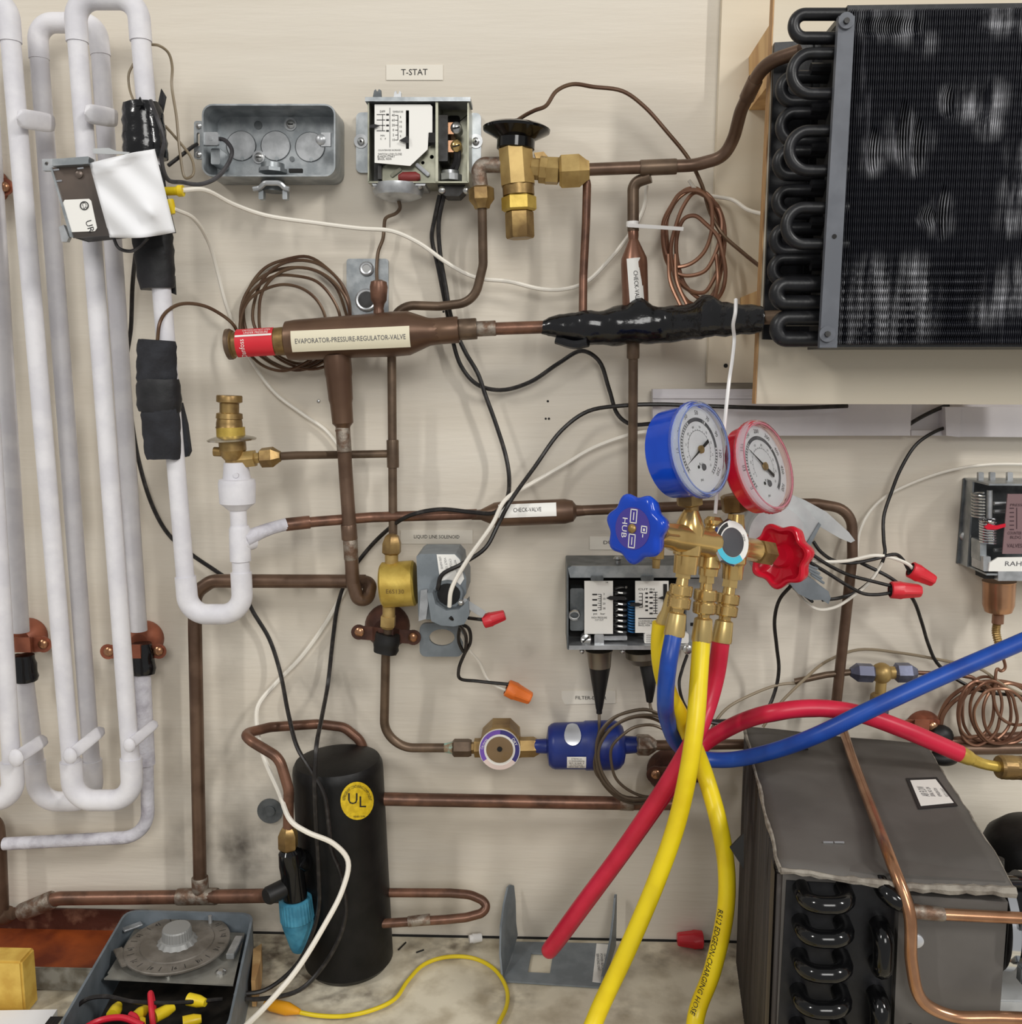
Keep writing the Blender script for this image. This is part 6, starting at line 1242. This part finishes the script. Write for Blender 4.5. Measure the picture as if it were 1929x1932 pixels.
# ================================================================ tray, blocks, bracket, floor bits
t = thing('drip_tray', 'rusty orange metal drip tray at the lower left against the wall', 'tray', Vector((-.6, -.055, 0)))
MB().wbox(Vector((-.622, -.056, .002)), (.36, .104, .002)).build('tray_floor', 'rust', t)
MB().wbox(Vector((-.622, -.0045, .014)), (.36, .003, .026)).build('back_wall', 'rustdark', t)
MB().wbox(Vector((-.622, -.109, .0135)), (.36, .004, .024), bev=.001).build('front_lip', 'trayedge', t)
MB().wbox(Vector((-.4435, -.056, .012)), (.003, .104, .022)).build('end_wall', 'rust', t)
a = P(40, 1816, .15); MBx = MB().wbox(Vector((a.x - .05, -.1375, a.z / 2 + .0005)), (.1, .025, a.z), bev=.002); tag(MBx.build('wood_block', 'woodyellow'), 'yellow wooden block end at the left edge in front of the rusty tray', 'block')
t = thing('paper_carton', 'white printed carton edge at the bottom left corner beside the timer box', 'carton', Vector((-.5, -.2, 0)))
a = PZ(60, 1910, .014); MB().wbox(Vector((a.x - .075, a.y - .05, .007)), (.2, .1, .013), Matrix.Rotation(.06, 3, 'Z')).build('box', 'paper', t)
m = MB()
for i in range(12): m.wbox(PZ(90 + i * 2.0, 1926, .0139), (.0006 + .0005 * (i % 3), .012, .0004))
m.build('barcode', 'ink', t)
t = thing('channel_bracket', 'grey steel channel bracket with square hole and sticker lying on the bench', 'bracket', PZ(1050, 1830))
q = [PZ(962, 1762, .003), PZ(1162, 1772, .003), PZ(1138, 1862, .003), PZ(950, 1850, .003)]; q[0].y = min(q[0].y, -.012); q[1].y = min(q[1].y, -.012)
hole = pl([(1003, 1797), (1044, 1799), (1038, 1836), (996, 1834)], .003)
MB().wplate([q, hole], Vector((0, 0, -.002))).build('base', 'greypaint', t)
def wing(b, f, h, pw=.0022):
    ups = [(0, 1.0), (.04, 1.03), (.1, 1.0), (.2, .74), (.4, .42), (.62, .3), (.85, .24), (1, .2)]
    L = [b.lerp(f, s) + Z * h * u for s, u in ups] + [f * 1, b * 1]; x = Vector((1, 0, 0))
    return MB().wplate([L], x * pw)
MB().wplate([[P(956, 1674, .016), P(961, 1669, .012), P(967, 1671, .009), P(970, 1700, .008), P(971, 1742, .008), P(974, 1764, .010), P(966, 1792, .03), P(956, 1852, .078), P(946, 1846, .078), P(942, 1800, .066), P(943, 1750, .046), P(949, 1705, .026)]], Vector((.002, 0, 0))).build('side_wing', 'greypaint', t); wing(q[1] - Vector((.0022, 0, 0)), q[2] - Vector((.0022, 0, 0)), .058).build('side_wing', 'greypaint', t)
st = MB().wplate([pl([(1126, 1780), (1152, 1782), (1142, 1855), (1118, 1852)], .0036)], Vector((0, 0, -.0004))).build('sticker', 'labelwhite', t)
oo = PZ(1136, 1815, .0042); m = MB()
for i, s_ in enumerate(('CAUTION DISCONNECT', 'POWER BEFORE', 'SERVICING UNIT')): m.text(s_, lambda u, v: oo + Vector((v + (1 - i) * .004, -u, 0)), .004, .03)
m.build('lettering', 'inkgrey', st)
wirenut('wire_nut', 'loose red wire nut lying on the bench against the wall', Vector((.178, -.012, .0095)), Vector((.15, -.012, .0095)), 'rednut', 16)
tag(MB().wrev(PZ(886, 1768, .006) + Vector((0, -.004, 0)), Vector((1, .3, 0)), [(0, .0045), (.004, .0045), (.004, .0052), (.014, .0045)], 12).build('cap_debris', 'tiewhite'), 'tiny white plastic cap lying where bench meets wall', 'cap')
t = thing('test_lead', 'thin yellow test lead with orange clip boot curling over the bench', 'test lead', PZ(700, 1880))
MB().sweep(catmull([PZ(x, y, .0045) for x, y in ((560, 1909), (600, 1916), (650, 1917), (705, 1905), (745, 1885), (770, 1850), (800, 1820), (840, 1806), (890, 1807), (930, 1826), (955, 1862), (957, 1895), (942, 1930), (920, 1980))], 6), .0021, 10).build('wire', 'wireyellow', t)
A, B = PZ(500, 1893, .0068), PZ(566, 1909, .006); MB().wrev(A, B - A, [(0, .003), (.2 * (B-A).length, .006), (.65 * (B-A).length, .0062), ((B-A).length, .0025)], 16).build('clip_boot', M('orangeboot', (232, 160, 30), .4) and 'orangeboot', t)
for x0, y0, x1, y1 in ((752, 1792, 766, 1778), (786, 1797, 800, 1792), (1412, 1909, 1424, 1898)): tag(MB().sweep([PZ(x0, y0, .001), PZ(x1, y1, .001)], .0009, 5).build('wire_scrap', 'holedark' if x0 != 752 else 'rubber'), 'tiny dark wire scrap on the bench %s' % ('right of the receiver foot' if x0 == 752 else 'between the receiver and the grey bracket' if x0 == 786 else 'by the condenser box'), 'scrap')
# ================================================================ wall wires
wire('white wire from the upper yellow crimp sagging across under the thermostat', [(344, 359, .118), (385, 358, .1), (440, 385, .07), (500, 406, .05), (600, 421, .04), (680, 431, .035), (740, 436, .03), (790, 458, .028), (850, 500, .025), (900, 524, .022), (960, 531, .02), (1020, 545, .02), (1060, 546, .02), (1105, 533, .02), (1150, 490, .02), (1190, 440, .022), (1214, 395, .022), (1220, 350, .022)], 4, 'wirewhite')
wire('white wire from the lower yellow crimp dropping behind the regulator', [(328, 394, .12), (365, 412, .09), (395, 460, .05), (410, 512, .03), (425, 570, .02), (442, 615, .008), (480, 690, .007), (520, 742, .007), (570, 780, .007), (615, 812, .007), (645, 850, .007)], 3.6, 'wirewhite')
wire('short white wire running from the copper coil to the mounting board edge', [(1300, 340, .02), (1318, 362, .02), (1345, 370, .02), (1380, 376, .03), (1410, 395, .06), (1440, 404, .1)], 3.6, 'wirewhite')
wire('black wire, left of two from the thermostat, swinging right to the raceway', [(830, 368, .025), (820, 415, .02), (815, 448, .018), (826, 500, .016), (836, 550, .014), (846, 600, .012), (854, 640, .012), (870, 690, .012), (900, 725, .013), (945, 736, .014), (1000, 721, .014), (1055, 685, .015), (1098, 662, .015), (1130, 680, .015), (1150, 735, .015), (1166, 782, .016), (1190, 800, .018), (1235, 799, .02)], 4)
wire('black wire, right of two from the thermostat, ending down at the timer box', [(838, 368, .025), (828, 420, .022), (831, 480, .02), (841, 540, .018), (852, 600, .018), (876, 660, .017), (902, 705, .018), (916, 745, .018), (936, 800, .018), (955, 862, .02), (961, 905, .03), (955, 945, .05), (934, 967, .052), (890, 966, .046), (830, 961, .046), (775, 972, .05), (720, 1010, .018), (682, 1052, .012), (656, 1090, .01), (638, 1140, .01), (629, 1200, .012), (619, 1290, .02), (608, 1350, .06), (597, 1410, .1), (594, 1470, .108), (597, 1560, .11), (601, 1640, .112), (602, 1710, .114), (590, 1760, .116), (560, 1820, .12), (500, 1868, .13), (440, 1876, .14)], 4)
wire('black wire from the solenoid cap sweeping up right across the raceway', [(826, 1112, .08), (834, 1085, .082), (872, 1064, .08), (916, 1034, .07), (940, 990, .062), (962, 948, .06), (1010, 880, .03), (1060, 812, .02), (1110, 776, .018), (1180, 765, .026), (1250, 763, .026), (1330, 766, .026), (1480, 770, .026), (1600, 766, .026)], 4)
wire('white wire from the solenoid cap rising beside the black one toward the gauge', [(848, 1145, .09), (852, 1112, .092), (880, 1060, .084), (930, 988, .066), (952, 945, .062), (1000, 914, .03), (1060, 880, .015), (1120, 845, .012), (1190, 820, .014), (1240, 812, .018)], 4, 'wirewhite')
wire('black wire down the left wall from the tape, crossing the receiver to the timer box', [(256, 480, .05), (250, 540, .02), (247, 620, .012), (238, 690, .01), (247, 780, .01), (262, 870, .01), (288, 955, .01), (318, 1008, .01), (360, 1045, .01), (410, 1079, .012), (455, 1112, .012), (478, 1155, .012), (508, 1205, .012), (528, 1265, .02), (545, 1350, .06), (562, 1412, .09), (590, 1458, .105), (612, 1500, .109), (621, 1560, .111), (626, 1605, .112), (640, 1640, .113), (650, 1680, .114), (653, 1720, .115), (640, 1770, .118), (606, 1828, .12), (565, 1868, .13), (500, 1884, .14), (440, 1884, .15)], 4)
wire('white wire looping down the wall and across the receiver to the lower edge', [(655, 1105, .008), (612, 1180, .008), (570, 1238, .008), (520, 1290, .01), (488, 1330, .02), (485, 1370, .04), (498, 1428, .07), (526, 1492, .09), (550, 1550, .125), (580, 1570, .126), (630, 1592, .12), (657, 1625, .12), (646, 1680, .13), (610, 1750, .15), (560, 1830, .178), (500, 1900, .208), (455, 1945, .24), (400, 2010, .29)], 5, 'wirewhite')
wire('grey twisted wire looping from the tape to the junction box clamp', [(284, 190, .11), (298, 225, .115), (310, 265, .115), (305, 300, .11), (316, 338, .1), (345, 344, .08), (375, 348, .07), (405, 338, .065), (430, 310, .05), (438, 285, .045), (425, 265, .04), (405, 262, .03)], 4, 'wiregrey')
wire('thin bare wire arching from behind the white pipe past the black tape', [(286, 84, .07), (300, 86, .07), (318, 100, .06), (325, 125, .055), (324, 160, .055), (333, 220, .06), (340, 290, .065), (350, 336, .065), (364, 330, .065), (362, 300, .06), (330, 258, .06), (312, 238, .07)], 2.6, 'wiretan')
wire('short bare wire peeking out left of the white pipe above the tape', [(252, 120, .06), (243, 140, .06), (244, 165, .06), (252, 190, .07)], 2.4, 'wiretan')
wire('grey wire loop hanging under the paper covered control', [(214, 448, .12), (224, 468, .118), (245, 474, .118), (262, 466, .125), (280, 448, .13)], 3.2, 'wiregrey')
wire('short black wire between the black tape and the junction box', [(318, 312, .07), (340, 295, .06), (362, 278, .05), (372, 272, .042)], 3.6)
wire('black wire end poking out of the raceway gap', [(1700, 812, .014), (1730, 792, .016), (1765, 774, .014), (1790, 764, .01)], 4)
